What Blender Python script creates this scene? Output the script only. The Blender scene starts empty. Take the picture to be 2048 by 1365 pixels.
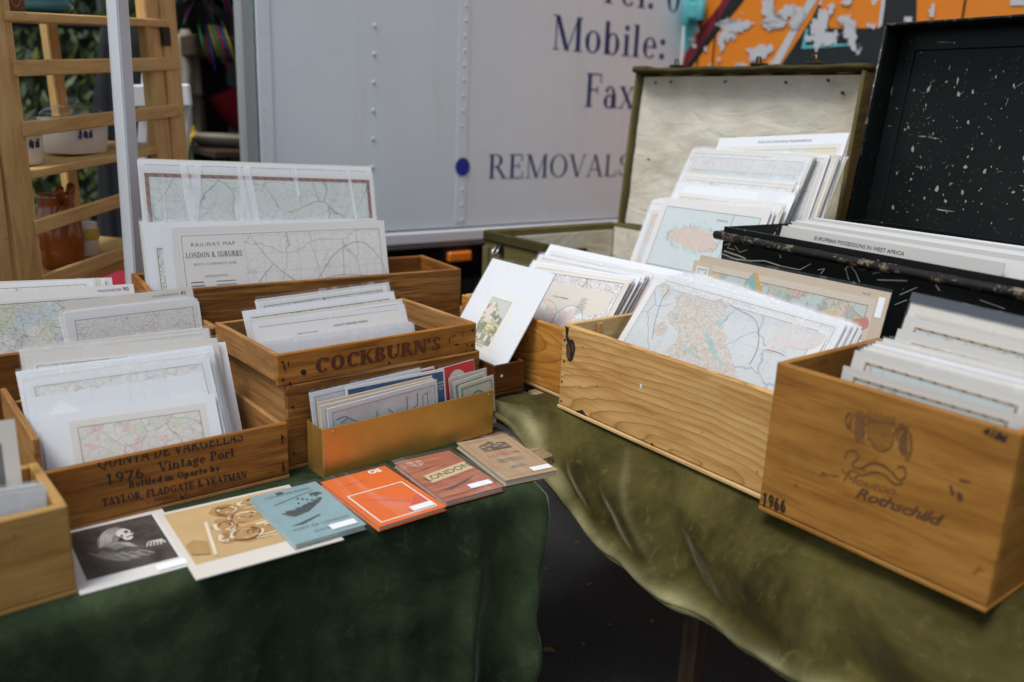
import bpy, bmesh, math, random
from mathutils import Vector, Matrix, noise as mnoise
random.seed(7)
R = math.radians
SC = bpy.context.scene
COL = SC.collection

# ------------------------------------------------------------------ camera
F_PX, PITCH, ROLL, CAM_H = 1693.86, R(15.266), R(2.266), 1.48      # focal length in pixels of a 2048 wide frame
FW = Vector((0, math.cos(PITCH), -math.sin(PITCH)))
_up, _rt = Vector((0, math.sin(PITCH), math.cos(PITCH))), Vector((1, 0, 0))
RT = _rt * math.cos(ROLL) + _up * math.sin(ROLL)
UP = -_rt * math.sin(ROLL) + _up * math.cos(ROLL)
CAM = Vector((0, 0, CAM_H))
cd = bpy.data.cameras.new('camera')
cam = bpy.data.objects.new('camera', cd)
COL.objects.link(cam)
m = Matrix((RT, UP, -FW)).transposed().to_4x4()
m.translation = CAM
cam.matrix_world = m
cd.sensor_width = 36
cd.lens = 36 * F_PX / 2048
cd.clip_end = 400
cd.clip_start = .05
cd.dof.use_dof = True
cd.dof.focus_distance = 1.86
cd.dof.aperture_fstop = 1.7
cd.dof.aperture_blades = 9
SC.camera = cam

# ------------------------------------------------------------------ sky, sun, exposure
wd = bpy.data.worlds.new('World')
SC.world = wd
wd.use_nodes = True
wn = wd.node_tree
wn.nodes.clear()
sky = wn.nodes.new('ShaderNodeTexSky')
sky.sky_type = 'NISHITA'
sky.sun_disc = False
SUN_EL, SUN_AZ = 63, 222
sky.sun_elevation = R(SUN_EL)
sky.sun_rotation = R(SUN_AZ)
sky.air_density = 1.0
sky.dust_density = 3.0
hs = wn.nodes.new('ShaderNodeHueSaturation')
hs.inputs['Saturation'].default_value = .46
bg = wn.nodes.new('ShaderNodeBackground')
bg.inputs['Strength'].default_value = .092
wo = wn.nodes.new('ShaderNodeOutputWorld')
wn.links.new(sky.outputs[0], hs.inputs['Color'])
tm = wn.nodes.new('ShaderNodeMix')
tm.data_type = 'RGBA'
tm.blend_type = 'MULTIPLY'
tm.inputs[0].default_value = 1
tm.inputs[7].default_value = (.925, 1, 1, 1)
wn.links.new(hs.outputs[0], tm.inputs[6])
wn.links.new(tm.outputs[2], bg.inputs['Color'])
wn.links.new(bg.outputs[0], wo.inputs['Surface'])
sl = bpy.data.lights.new('sun', 'SUN')
sl.energy = 1.45
sl.angle = R(22)
sl.color = (1, .995, .965)
so = bpy.data.objects.new('sun', sl)
COL.objects.link(so)
az = R(SUN_AZ)
sd = Vector((math.sin(az) * math.cos(R(SUN_EL)), math.cos(az) * math.cos(R(SUN_EL)), math.sin(R(SUN_EL))))
so.rotation_euler = sd.to_track_quat('Z', 'Y').to_euler()
SC.view_settings.view_transform = 'Standard'
SC.view_settings.look = 'None'
SC.view_settings.gamma = 1
SC.view_settings.use_curve_mapping = False
SC.view_settings.exposure = .62
SC.render.engine = 'CYCLES'
SC.cycles.use_denoising = True
SC.cycles.max_bounces = 8
SC.cycles.transparent_max_bounces = 24
SC.cycles.caustics_reflective = False
SC.cycles.caustics_refractive = False
SC.cycles.sample_clamp_indirect = 6

# ------------------------------------------------------------------ placing: photo point -> point of the real place
def ray(u, v):
    return FW + RT * ((u - 1024) / F_PX) - UP * ((v - 682.5) / F_PX)
def at_z(u, v, z):
    d = ray(u, v)
    return CAM + d * ((z - CAM_H) / d.z)
def at_plane(u, v, nv, dist):
    d = ray(u, v)
    return CAM + d * ((dist - CAM.dot(nv)) / d.dot(nv))
def frame(deg):
    t = R(deg)
    return Vector((math.cos(t), math.sin(t), 0)), Vector((-math.sin(t), math.cos(t), 0))
LA, LB = frame(40)          # left table: along, back
RS, RN = frame(-52)         # right table: along, back
Z = Vector((0, 0, 1))
def Lp(a, b, z): return LA * a + LB * b + Z * z
def Rp(s, n, z): return RS * s + RN * n + Z * z

# ------------------------------------------------------------------ nodes and materials
def nd(nt, typ, ins=None, **at):
    n = nt.nodes.new('ShaderNode' + typ)
    for k, v in at.items(): setattr(n, k, v)
    for k, v in (ins or {}).items():
        s = n.inputs[k]
        if hasattr(v, 'is_output') or isinstance(v, bpy.types.NodeSocket): nt.links.new(v, s)
        else: s.default_value = v
    return n
def mth(nt, op, a, b=0.0, c=None, clamp=False):
    n = nd(nt, 'Math', {0: a, 1: b}, operation=op, use_clamp=clamp)
    if c is not None:
        if isinstance(c, bpy.types.NodeSocket): nt.links.new(c, n.inputs[2])
        else: n.inputs[2].default_value = c
    return n.outputs[0]
def mix(nt, f, a, b, mode='MIX'):
    n = nt.nodes.new('ShaderNodeMix')
    n.data_type = 'RGBA'
    n.blend_type = mode
    for i, v in ((0, f), (6, a), (7, b)):
        if isinstance(v, bpy.types.NodeSocket): nt.links.new(v, n.inputs[i])
        elif i == 0: n.inputs[i].default_value = v
        else: n.inputs[i].default_value = (*v[:3], 1)
    return n.outputs[2]
def ramp(nt, f, stops):
    n = nd(nt, 'ValToRGB', {0: f})
    e = n.color_ramp.elements
    while len(e) < len(stops): e.new(.5)
    for el, (p, c) in zip(e, stops):
        el.position = p
        el.color = (*c[:3], 1) if hasattr(c, '__len__') else (c, c, c, 1)
    return n.outputs[0]
def step(nt, v, lo, hi):
    n = nd(nt, 'MapRange', {0: v, 1: lo, 2: hi})
    n.clamp = True
    return n.outputs[0]
MATS = {}
def new_mat(name):
    mt = bpy.data.materials.new(name)
    mt.use_nodes = True
    nt = mt.node_tree
    bs = nt.nodes['Principled BSDF']
    MATS[name] = mt
    return mt, nt, bs
def put(nt, bs, **kw):
    for k, v in kw.items():
        k = {'col': 'Base Color', 'rough': 'Roughness', 'normal': 'Normal', 'metal': 'Metallic', 'sheen': 'Sheen Weight', 'sheen_rough': 'Sheen Roughness',
             'sheen_tint': 'Sheen Tint', 'spec': 'Specular IOR Level', 'coat': 'Coat Weight', 'coat_rough': 'Coat Roughness', 'trans': 'Transmission Weight',
             'alpha': 'Alpha', 'emit': 'Emission Color', 'emit_s': 'Emission Strength'}[k]
        if isinstance(v, bpy.types.NodeSocket): nt.links.new(v, bs.inputs[k])
        elif hasattr(v, '__len__'): bs.inputs[k].default_value = (*v, 1)
        else: bs.inputs[k].default_value = v
def bump(nt, h, strength=.3, dist=.002):
    return nd(nt, 'Bump', {'Height': h, 'Strength': strength, 'Distance': dist}).outputs[0]
def coords(nt, scale=(1, 1, 1), rnd=True, src='Object'):
    tc = nd(nt, 'TexCoord').outputs[src]
    if rnd:
        oi = nd(nt, 'ObjectInfo').outputs['Random']
        off = nd(nt, 'CombineXYZ', {0: mth(nt, 'MULTIPLY', oi, 7.3), 1: mth(nt, 'MULTIPLY', oi, 3.1), 2: mth(nt, 'MULTIPLY', oi, 5.7)}).outputs[0]
        tc = nd(nt, 'VectorMath', {0: tc, 1: off}, operation='ADD').outputs[0]
    return nd(nt, 'Mapping', {0: tc, 3: scale}).outputs[0]
def noi(nt, vec, scale, detail=4, rough=.55, dist=0.0):
    return nd(nt, 'TexNoise', {'Vector': vec, 'Scale': scale, 'Detail': detail, 'Roughness': rough, 'Distortion': dist}).outputs[0]

def simple(name, col, rough=.6, var=.12, scale=30, metal=0, spec=.4, bmp=.1, **kw):
    mt, nt, bs = new_mat(name)
    v = coords(nt)
    n = noi(nt, v, scale)
    n2 = noi(nt, v, scale * .13, 3)
    c = mix(nt, mth(nt, 'MULTIPLY', step(nt, n, .3, .75), var), col, [x * .45 for x in col])
    c = mix(nt, mth(nt, 'MULTIPLY', step(nt, n2, .4, .75), var), c, [min(1, x * 1.5 + .01) for x in col])
    put(nt, bs, col=c, rough=mth(nt, 'ADD', rough - .08, mth(nt, 'MULTIPLY', n, .16)), metal=metal, spec=spec, normal=bump(nt, n, bmp), **kw)
    return mt

def wood(name, dark, mid, light, streak=9, ring=.0, ring_c=(0, 0, 0), stain=.35, rough=.62, grain=1.0, grime=.0, rough_sawn=.0, coat=0):
    """board with its grain along local X"""
    mt, nt, bs = new_mat(name)
    raw = nd(nt, 'TexCoord').outputs['Object']
    v1 = coords(nt, (1.0, streak, streak))
    wob = noi(nt, coords(nt, (2.0, 6, 6)), 2.0, 3)
    g1 = noi(nt, v1, 5.0, 7, .62, .5)
    v2 = coords(nt, (4.0, 160, 160))
    g2 = noi(nt, v2, 3.0, 3, .6)
    base = ramp(nt, g1, [(.28, dark), (.5, mid), (.74, light)])
    fine = step(nt, g2, .42, .72)
    c = mix(nt, mth(nt, 'MULTIPLY', fine, .28 * grain), base, [x * .45 for x in dark])
    h = mth(nt, 'ADD', mth(nt, 'MULTIPLY', g2, .6), mth(nt, 'MULTIPLY', g1, .8))
    if ring > 0:
        sx, sy, sz = nd(nt, 'SeparateXYZ', {0: raw}).outputs[:3]
        cx, cz = ring_c[0], ring_c[1]
        ex = mth(nt, 'MULTIPLY', mth(nt, 'SUBTRACT', sx, cx), ring_c[2] if ring_c[2] else .22)
        ez = mth(nt, 'SUBTRACT', sz, cz)
        d = mth(nt, 'SQRT', mth(nt, 'ADD', mth(nt, 'MULTIPLY', ex, ex), mth(nt, 'MULTIPLY', ez, ez)))
        d = mth(nt, 'ADD', d, mth(nt, 'MULTIPLY', wob, .035))
        w = mth(nt, 'FRACT', mth(nt, 'MULTIPLY', d, 68))
        line = mth(nt, 'MULTIPLY', step(nt, w, .35, .95), step(nt, w, 1.0, .95))
        c = mix(nt, mth(nt, 'MULTIPLY', line, ring), c, dark)
        c = mix(nt, mth(nt, 'MULTIPLY', mth(nt, 'MULTIPLY', step(nt, w, .84, .93), step(nt, w, 1.0, .97)), ring * .7), c, [x * .55 for x in dark])
    if rough_sawn > 0:
        g3 = noi(nt, coords(nt, (3.0, 75, 75)), 2.4, 5, .7, .3)
        s = step(nt, g3, .52, .63)
        c = mix(nt, mth(nt, 'MULTIPLY', s, rough_sawn), c, [x * .22 for x in dark])
        h = mth(nt, 'SUBTRACT', h, mth(nt, 'MULTIPLY', s, 1.2))
    g4 = noi(nt, coords(nt, (1.6, 48, 48)), 3.2, 4, .65, .2)
    c = mix(nt, mth(nt, 'MULTIPLY', step(nt, g4, .56, .66), .34 * grain + .1), c, [x * .5 for x in dark])
    c = mix(nt, mth(nt, 'MULTIPLY', step(nt, g4, .42, .30), .25), c, light)
    b = noi(nt, coords(nt, (3, 3, 3)), 2.2, 5, .65)
    c = mix(nt, mth(nt, 'MULTIPLY', step(nt, b, .48, .72), stain), c, [x * .4 for x in mid])
    sp = noi(nt, coords(nt), 55, 2)
    c = mix(nt, mth(nt, 'MULTIPLY', step(nt, sp, .70, .76), .5 + grime), c, [x * .15 for x in dark])
    if grime > 0:
        b2 = noi(nt, coords(nt, (9, 9, 9)), 2.0, 6, .7)
        c = mix(nt, mth(nt, 'MULTIPLY', step(nt, b2, .55, .7), grime), c, (.02, .012, .006))
    put(nt, bs, col=c, rough=mth(nt, 'ADD', rough - .1, mth(nt, 'MULTIPLY', g1, .2)), spec=.3, normal=bump(nt, h, .35, .0012), coat=coat, coat_rough=.25)
    return mt

W_PORT = wood('aged_port_crate_wood', (0.11, 0.036, 0.005), (0.28, 0.1, 0.015), (0.45, 0.2, 0.042), streak=11, stain=.3)
W_COCK = wood('worn_orange_crate_wood', (0.16, 0.055, 0.007), (0.39, 0.15, 0.022), (0.58, 0.265, 0.06), streak=14, stain=.42, grime=.18, rough_sawn=.22)
W_ROUGH = wood('rough_sawn_crate_wood', (0.085, 0.03, 0.005), (0.27, 0.105, 0.019), (0.46, 0.215, 0.055), streak=16, stain=.35, grime=.1, rough_sawn=.6)
W_SIDE = wood('dry_brown_crate_wood', (0.2, 0.085, 0.022), (0.36, 0.17, 0.055), (0.48, 0.255, 0.1), streak=10, stain=.3)
W_PINE = wood('yellow_pine_board', (0.4, 0.195, 0.05), (0.6, 0.345, 0.125), (0.7, 0.445, 0.185), streak=7, ring=.62, ring_c=(.10, -.09, .20), stain=.14, grain=.6)
W_PINE2 = wood('amber_pine_board', (0.36, 0.135, 0.018), (0.56, 0.245, 0.045), (0.66, 0.34, 0.085), streak=7, ring=.7, ring_c=(-.05, .02, .22), stain=.16, grain=.6)
W_WINE = wood('golden_wine_case_wood', (0.21, 0.078, 0.011), (0.345, 0.148, 0.026), (0.43, 0.21, 0.048), streak=8, stain=.3, grain=.7)
W_PLY = wood('pale_box_wood', (0.3, 0.145, 0.033), (0.42, 0.225, 0.064), (0.5, 0.3, 0.1), streak=6, stain=.15, grain=.6)
W_INNER = wood('pale_inner_board', (.42, .24, .09), (.56, .36, .16), (.66, .46, .23), streak=6, stain=.15, grain=.6)
W_MAHO = wood('mahogany_board', (.045, .013, .004), (.095, .030, .008), (.15, .052, .016), streak=10, stain=.2, rough=.38, coat=.3)
W_SHELF = wood('honey_shelf_wood', (.48, .265, .085), (.66, .41, .16), (.76, .53, .25), streak=6, stain=.18, grain=.5, rough=.5)
W_OLD = wood('weathered_plank', (.10, .06, .028), (.32, .22, .115), (.52, .40, .24), streak=8, stain=.5, grime=.55, rough=.85)
W_DARK = wood('dark_trestle_wood', (.03, .018, .011), (.06, .036, .022), (.10, .06, .035), streak=9, stain=.3)
W_LETTER = simple('stamped_ink', (.045, .014, .006), .7, .5, 60)
INK = simple('black_stamp_ink', (.018, .012, .009), .7, .35, 90)
BRANDED = simple('branded_brown_mark', (.085, .035, .012), .8, .6, 60)
BRAND_RED = simple('burnt_red_lettering', (.105, .027, .009), .7, .5, 50)
PAPER = simple('white_paper', (.70, .71, .745), .55, .04, 6, bmp=.03)
CREAM = simple('aged_cream_paper', (.63, .575, .52), .6, .08, 9, bmp=.03)
GREYP = simple('grey_card', (.51, .485, .465), .6, .06, 9, bmp=.03)
PINKP = simple('pale_pinkish_paper', (.665, .63, .625), .6, .05, 9, bmp=.03)
TAN = simple('tan_aged_paper', (.55, .44, .335), .6, .1, 9, bmp=.03)
NAVY = simple('navy_sign_paint', (.012, .035, .16), .5, .25, 25)
BLUE = simple('blue_sign_paint', (.012, .035, .32), .45, .1, 25)
IRON = simple('rusty_black_iron', (.03, .022, .018), .5, .4, 60, metal=.6)
BRASS_T = simple('tarnished_brass', (.35, .23, .07), .4, .3, 50, metal=.9)
STEEL = simple('dull_steel', (.5, .5, .5), .35, .2, 60, metal=1)
GREYM = simple('grey_painted_metal', (.33, .35, .36), .5, .1, 12)
WHITEM = simple('white_painted_metal', (.68, .71, .78), .4, .06, 9)
BLACK = simple('black_rubber', (.012, .012, .013), .7, .2, 30)
CHASSIS = simple('black_chassis', (.008, .008, .009), .7, .2, 30)
AMBER = simple('amber_lens', (.75, .20, .015), .25, .1, 60)
STICKER = simple('white_price_sticker', (.84, .84, .86), .5, .03, 20)
REDP = simple('red_print', (.58, .012, .03), .45, .06, 20)
BLUEP = simple('deep_blue_print', (.015, .075, .21), .4, .15, 20)
WHITEINK = simple('white_ink', (.8, .79, .78), .5, .05, 40)
GREENINK = simple('green_ink', (.06, .30, .16), .5, .1, 40)
BLACKINK = simple('black_ink', (.02, .02, .02), .5, .1, 40)
GREYINK = simple('grey_ink', (.16, .16, .17), .6, .1, 60)
REDINK = simple('red_ink', (.45, .10, .06), .6, .2, 60)

def velvet(name, base, crest, sheen=.5, tint=(.4, .45, .35), wear=.3):
    mt, nt, bs = new_mat(name)
    v = coords(nt, rnd=False)
    n = noi(nt, v, 9, 6, .65, .6)
    n2 = noi(nt, v, 2.6, 5, .65, .8)
    n3 = noi(nt, v, 320, 2)
    n4 = noi(nt, v, 26, 5, .7, 1.5)
    scr = noi(nt, coords(nt, (60, 60, 9), rnd=False), 1.0, 5, .7, 1.2)
    c = mix(nt, step(nt, n, .38, .70), base, [x * .5 for x in base])
    c = mix(nt, mth(nt, 'MULTIPLY', step(nt, n2, .45, .68), .7), c, crest)
    c = mix(nt, mth(nt, 'MULTIPLY', step(nt, n4, .56, .72), .5), c, crest)
    c = mix(nt, mth(nt, 'MULTIPLY', step(nt, scr, .64, .74), wear), c, [x * 2.0 for x in crest])
    lit = nd(nt, 'Attribute', attribute_name='fold_light').outputs['Fac']
    c = mix(nt, mth(nt, 'MULTIPLY', lit, mth(nt, 'ADD', .45, mth(nt, 'MULTIPLY', n4, .7)), clamp=True), c, (.36, .32, .17))  # highlight of hem and folds painted into the cloth colour
    put(nt, bs, col=c, rough=.85, spec=.1, sheen=sheen, sheen_rough=.30, sheen_tint=tint,
        normal=bump(nt, mth(nt, 'ADD', mth(nt, 'ADD', n, mth(nt, 'MULTIPLY', n4, .4)), mth(nt, 'MULTIPLY', n3, .2)), .5, .005))
    return mt
VELVET_G = velvet('dark_green_velvet', (.017, .029, .013), (.058, .080, .038), .7, (.42, .48, .34), .5)
VELVET_O = velvet('olive_velvet', (.040, .032, .0075), (.128, .102, .030), .6, (.70, .62, .38))

def sleeve_mat(name, base=.02, haze=.05, cm=3.2):
    mt, nt, bs = new_mat(name)
    out = nt.nodes['Material Output']
    v = coords(nt, (2.2, 1, 1))
    w = noi(nt, nd(nt, 'Mapping', {0: v, 2: (0, 0, .8), 3: (1, .35, 1)}).outputs[0], 9, 3, .5, 1.2)
    nb = bump(nt, w, .5, .010)
    gl = nd(nt, 'BsdfGlossy', {'Color': (.97, .98, 1, 1), 'Roughness': .14, 'Normal': nb}).outputs[0]
    df = nd(nt, 'BsdfDiffuse', {'Color': (.86, .88, .93, 1)}).outputs[0]
    tr = nd(nt, 'BsdfTransparent', {'Color': (.995, .995, .995, 1)}).outputs[0]
    fc = nd(nt, 'LayerWeight', {'Blend': .5, 'Normal': nb}).outputs['Facing']
    f = mth(nt, 'ADD', mth(nt, 'MULTIPLY', mth(nt, 'POWER', fc, 4.), .45), base, clamp=True)
    crease = step(nt, w, .56, .66)
    hz = mth(nt, 'ADD', haze, mth(nt, 'MULTIPLY', crease, haze * cm))
    m0 = nd(nt, 'MixShader', {0: hz, 1: tr, 2: df}).outputs[0]
    ms = nd(nt, 'MixShader', {0: f, 1: m0, 2: gl}).outputs[0]
    nt.links.new(ms, out.inputs[0])
    return mt
SLEEVE = sleeve_mat('clear_plastic_sleeve', .02, .02)
SLEEVE_B = sleeve_mat('cloudy_plastic_sleeve', .03, .06)
SLEEVE_C = sleeve_mat('crinkled_plastic_sleeve', .04, .07, 7)

# map prints ----------------------------------------------------------
MAPC = {}
def map_mat(key, w, h, paper=(.72, .69, .66), land=None, sea=None, sea_scale=5, tints=(), tint_amt=.4, tint_scale=14, road=60, road_w=.035, ink=(.16, .17, .18),
            road2=18, rail=True, words=.5, border=.007, seed=0., frame_col=None, frame_w=.0, grid=0, ink_amt=.75):
    k = (key, round(w, 2), round(h, 2))
    if k in MAPC: return MAPC[k]
    mt, nt, bs = new_mat('%s_map_print' % key)
    tc = nd(nt, 'TexCoord')
    u, vv, _ = nd(nt, 'SeparateXYZ', {0: tc.outputs['UV']}).outputs[:3]
    oi = nd(nt, 'ObjectInfo').outputs['Random']
    off = nd(nt, 'CombineXYZ', {0: mth(nt, 'MULTIPLY', oi, 3.7), 1: mth(nt, 'MULTIPLY', oi, 5.1), 2: seed}).outputs[0]
    P = nd(nt, 'VectorMath', {0: tc.outputs['Object'], 1: off}, operation='ADD').outputs[0]
    nz = nd(nt, 'TexNoise', {'Vector': P, 'Scale': 22., 'Detail': 4.}).outputs['Color']
    dis = nd(nt, 'VectorMath', {0: nd(nt, 'VectorMath', {0: nz, 1: (.5, .5, .5)}, operation='SUBTRACT').outputs[0], 'Scale': .03}, operation='SCALE').outputs[0]
    Q = nd(nt, 'VectorMath', {0: P, 1: dis}, operation='ADD').outputs[0]
    du = mth(nt, 'MULTIPLY', mth(nt, 'MINIMUM', u, mth(nt, 'SUBTRACT', 1., u)), w)
    dv = mth(nt, 'MULTIPLY', mth(nt, 'MINIMUM', vv, mth(nt, 'SUBTRACT', 1., vv)), h)
    d = mth(nt, 'MINIMUM', du, dv)
    inside = mth(nt, 'GREATER_THAN', d, border)
    c = paper
    ln = None
    if sea:
        s = noi(nt, Q, sea_scale, 6, .6)
        c = mix(nt, step(nt, s, .485, .495), sea, land or paper)
        coast = mth(nt, 'MULTIPLY', step(nt, s, .47, .487), step(nt, s, .505, .49))
        ln = mth(nt, 'MULTIPLY', coast, .7)
        landm = step(nt, s, .485, .495)
    else:
        c = mix(nt, 1.0, paper, land or paper)
        landm = None
    for i, t in enumerate(tints):
        off2 = nd(nt, 'VectorMath', {0: Q, 1: (i * 1.7, i * 2.3, i * .9)}, operation='ADD').outputs[0]
        f = step(nt, noi(nt, off2, tint_scale, 3, .6), .52, .56)
        f = mth(nt, 'MULTIPLY', f, tint_amt)
        if landm is not None: f = mth(nt, 'MULTIPLY', f, landm)
        c = mix(nt, f, c, t)
    def vor(scale, width, vec):
        e = nd(nt, 'TexVoronoi', {'Vector': vec, 'Scale': float(scale)}, feature='DISTANCE_TO_EDGE').outputs['Distance']
        return step(nt, e, width, width * .3)
    if road:
        r = mth(nt, 'MULTIPLY', vor(road, road_w, Q), .55)
        if landm is not None: r = mth(nt, 'MULTIPLY', r, landm)
        ln = r if ln is None else mth(nt, 'MAXIMUM', ln, r)
    if rail:
        r = mth(nt, 'MULTIPLY', vor(road2, .014, Q), .9)
        if landm is not None: r = mth(nt, 'MULTIPLY', r, landm)
        ln = r if ln is None else mth(nt, 'MAXIMUM', ln, r)
    if words:
        wv = nd(nt, 'Mapping', {0: P, 3: (90, 330, 1)}).outputs[0]
        wl = mth(nt, 'MULTIPLY', step(nt, noi(nt, wv, 1.0, 2), .62, .68), words)
        if landm is not None: wl = mth(nt, 'MULTIPLY', wl, mth(nt, 'ADD', .25, mth(nt, 'MULTIPLY', landm, .75)))
        ln = wl if ln is None else mth(nt, 'MAXIMUM', ln, wl)
    if grid:
        px, py, _ = nd(nt, 'SeparateXYZ', {0: tc.outputs['Object']}).outputs[:3]
        for q in (px, py):
            g = mth(nt, 'LESS_THAN', mth(nt, 'FRACT', mth(nt, 'ADD', mth(nt, 'MULTIPLY', q, grid), .37)), .0016 * grid)
            ln = mth(nt, 'MAXIMUM', ln, mth(nt, 'MULTIPLY', g, .45)) if ln is not None else mth(nt, 'MULTIPLY', g, .45)
    if ln is not None: c = mix(nt, mth(nt, 'MULTIPLY', ln, ink_amt), c, ink)
    c = mix(nt, inside, paper, c)
    bl = mth(nt, 'MULTIPLY', mth(nt, 'GREATER_THAN', d, border - .0018), mth(nt, 'LESS_THAN', d, border))
    c = mix(nt, mth(nt, 'MULTIPLY', bl, .85), c, ink)
    if frame_col:
        fb = mth(nt, 'MULTIPLY', mth(nt, 'GREATER_THAN', d, border - frame_w), mth(nt, 'LESS_THAN', d, border - .001))
        alt = mth(nt, 'FRACT', mth(nt, 'MULTIPLY', mth(nt, 'ADD', mth(nt, 'MULTIPLY', u, w), mth(nt, 'MULTIPLY', vv, h)), 45.))
        fc = mix(nt, mth(nt, 'MULTIPLY', mth(nt, 'LESS_THAN', alt, .25), .75), frame_col, (.05, .03, .03))
        c = mix(nt, fb, c, fc)
    blot = noi(nt, P, 6, 4)
    c = mix(nt, mth(nt, 'MULTIPLY', step(nt, blot, .5, .8), .14), c, (.55, .47, .38))
    put(nt, bs, col=c, rough=.62, spec=.25)
    MAPC[k] = mt
    return mt

def map_style(style, w, h):
    S = dict(
        road=dict(paper=(.76, .725, .71), tints=[(.72, .62, .62), (.62, .70, .66)], tint_amt=.35, road=55, road2=15),
        pale=dict(paper=(.80, .775, .765), tints=[(.74, .68, .68)], tint_amt=.25, road=80, road_w=.05, road2=24, ink=(.26, .26, .28), ink_amt=.75, words=.6),
        rail=dict(paper=(.775, .75, .745), road=26, road_w=.02, road2=8.5, ink=(.24, .26, .275), ink_amt=.6, words=.75, grid=22, border=.006),
        city=dict(paper=(.70, .675, .64), tints=[(.46, .56, .60), (.62, .50, .52), (.60, .56, .38), (.50, .50, .60)], tint_amt=.62, tint_scale=9, road=120, road_w=.06, road2=26, ink=(.10, .11, .13), ink_amt=.8, words=.7),
        street=dict(paper=(.76, .73, .72), tints=[(.74, .66, .66)], tint_amt=.4, road=90, road_w=.075, road2=24, ink=(.07, .07, .08), ink_amt=.9, words=.7),
        pinks=dict(paper=(.74, .70, .66), tints=[(.78, .46, .44), (.58, .68, .50), (.70, .66, .66)], tint_amt=.6, tint_scale=26, road=75, road_w=.04, road2=16, ink=(.24, .25, .26), border=.014),
        scot=dict(paper=(.74, .72, .70), land=(.70, .63, .59), sea=(.645, .665, .685), sea_scale=7.5, tints=[(.66, .52, .47), (.45, .62, .60)], tint_amt=.5, tint_scale=22, road=95, road_w=.05, road2=30, ink=(.22, .20, .19), ink_amt=.62, words=.75, border=.010),
        isle=dict(paper=(.74, .70, .68), land=(.74, .58, .53), sea=(.60, .67, .70), sea_scale=9, tints=[(.76, .52, .46)], tint_amt=.4, road=120, road2=40, ink=(.30, .30, .31), ink_amt=.5, words=.45, border=.014),
        sea=dict(paper=(.74, .70, .68), land=(.72, .64, .44), sea=(.62, .69, .72), sea_scale=11, tints=[(.74, .60, .36)], tint_amt=.5, road=130, road2=50, ink=(.30, .31, .33), ink_amt=.5, words=.4, border=.014),
        africa=dict(paper=(.68, .575, .47), land=(.66, .60, .50), sea=(.55, .60, .575), sea_scale=6, tints=[(.70, .36, .30), (.30, .50, .48), (.72, .50, .20)], tint_amt=.55, tint_scale=16, road=60, road2=20, ink=(.17, .16, .16), words=.6, border=.016, grid=20),
        atlas=dict(paper=(.62, .57, .52), land=(.60, .565, .51), sea=(.50, .545, .54), sea_scale=6, tints=[(.58, .46, .40), (.48, .55, .44)], tint_amt=.4, road=70, road2=24, ink=(.16, .15, .15), words=.6, border=.011, frame_col=(.30, .24, .19), frame_w=.0045, grid=16),
        green=dict(paper=(.77, .74, .72), land=(.64, .675, .66), tints=[(.48, .64, .55), (.70, .72, .70)], tint_amt=.32, tint_scale=16, road=40, road_w=.03, road2=9, ink=(.12, .15, .15), ink_amt=.7, words=.55, border=.017, frame_col=(.26, .10, .09), frame_w=.010),
        tube=dict(paper=(.70, .70, .73), tints=[(.60, .60, .64), (.75, .75, .77)], tint_amt=.6, tint_scale=18, road=0, rail=False, words=.35, ink=(.25, .26, .36), border=.004),
    )[style]
    k = .88
    for q in ('paper', 'land', 'sea'):
        if S.get(q): S[q] = tuple(x * k for x in S[q])
    S['tints'] = [tuple(x * k for x in c) for c in S.get('tints', [])]
    return map_mat(style, w, h, **S)

def lorry_paint():
    mt, nt, bs = new_mat('grubby_white_lorry_paint')
    v = coords(nt, rnd=False)
    n = noi(nt, v, 1.6, 5, .6)
    n2 = noi(nt, v, 40, 3)
    st = noi(nt, coords(nt, (14, 14, 1.2), rnd=False), 1.0, 4, .6)
    c = mix(nt, step(nt, n, .35, .75), (.735, .825, .90), (.675, .765, .845))
    c = mix(nt, mth(nt, 'MULTIPLY', step(nt, st, .58, .8), .3), c, (.55, .55, .56))
    c = mix(nt, mth(nt, 'MULTIPLY', step(nt, n2, .72, .78), .4), c, (.30, .28, .26))
    put(nt, bs, col=c, rough=.42, spec=.4, normal=bump(nt, n, .06, .01))
    return mt
LORRY = lorry_paint()

def graffiti_mat():
    """orange spray paint with flaked patches, fading to yellow at the foot of the lettering"""
    mt, nt, bs = new_mat('flaking_orange_spray_paint')
    raw = nd(nt, 'TexCoord').outputs['Object']
    x, y, z = nd(nt, 'SeparateXYZ', {0: raw}).outputs[:3]
    n = noi(nt, coords(nt, rnd=False), 3, 4)
    zz = mth(nt, 'ADD', z, mth(nt, 'MULTIPLY', n, .16))
    c = mix(nt, step(nt, zz, .30, .12), (.70, .20, .008), (.74, .46, .05))
    fl = noi(nt, coords(nt, (1, 1, .75), rnd=False), 5.5, 5, .55, .3)
    fl2 = noi(nt, coords(nt, rnd=False), 26, 3)
    fm = mth(nt, 'MAXIMUM', step(nt, fl, .615, .625), mth(nt, 'MULTIPLY', step(nt, fl2, .70, .71), step(nt, fl, .50, .54)))
    c = mix(nt, fm, c, (.50, .50, .53))
    put(nt, bs, col=c, rough=.45, normal=bump(nt, mth(nt, 'SUBTRACT', 1., fm), .4, .002))
    return mt
GRAF = graffiti_mat()
def flaky(name, col, th=.63):
    mt, nt, bs = new_mat(name)
    fl = noi(nt, coords(nt, (1, 1, .75), rnd=False), 5.5, 5, .55, .3)
    n = noi(nt, coords(nt), 8, 3)
    fm = step(nt, fl, th, th + .01)
    c = mix(nt, fm, mix(nt, step(nt, n, .4, .8), col, [q * .6 for q in col]), (.50, .50, .53))
    put(nt, bs, col=c, rough=.45, normal=bump(nt, mth(nt, 'SUBTRACT', 1., fm), .4, .002))
    return mt
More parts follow.
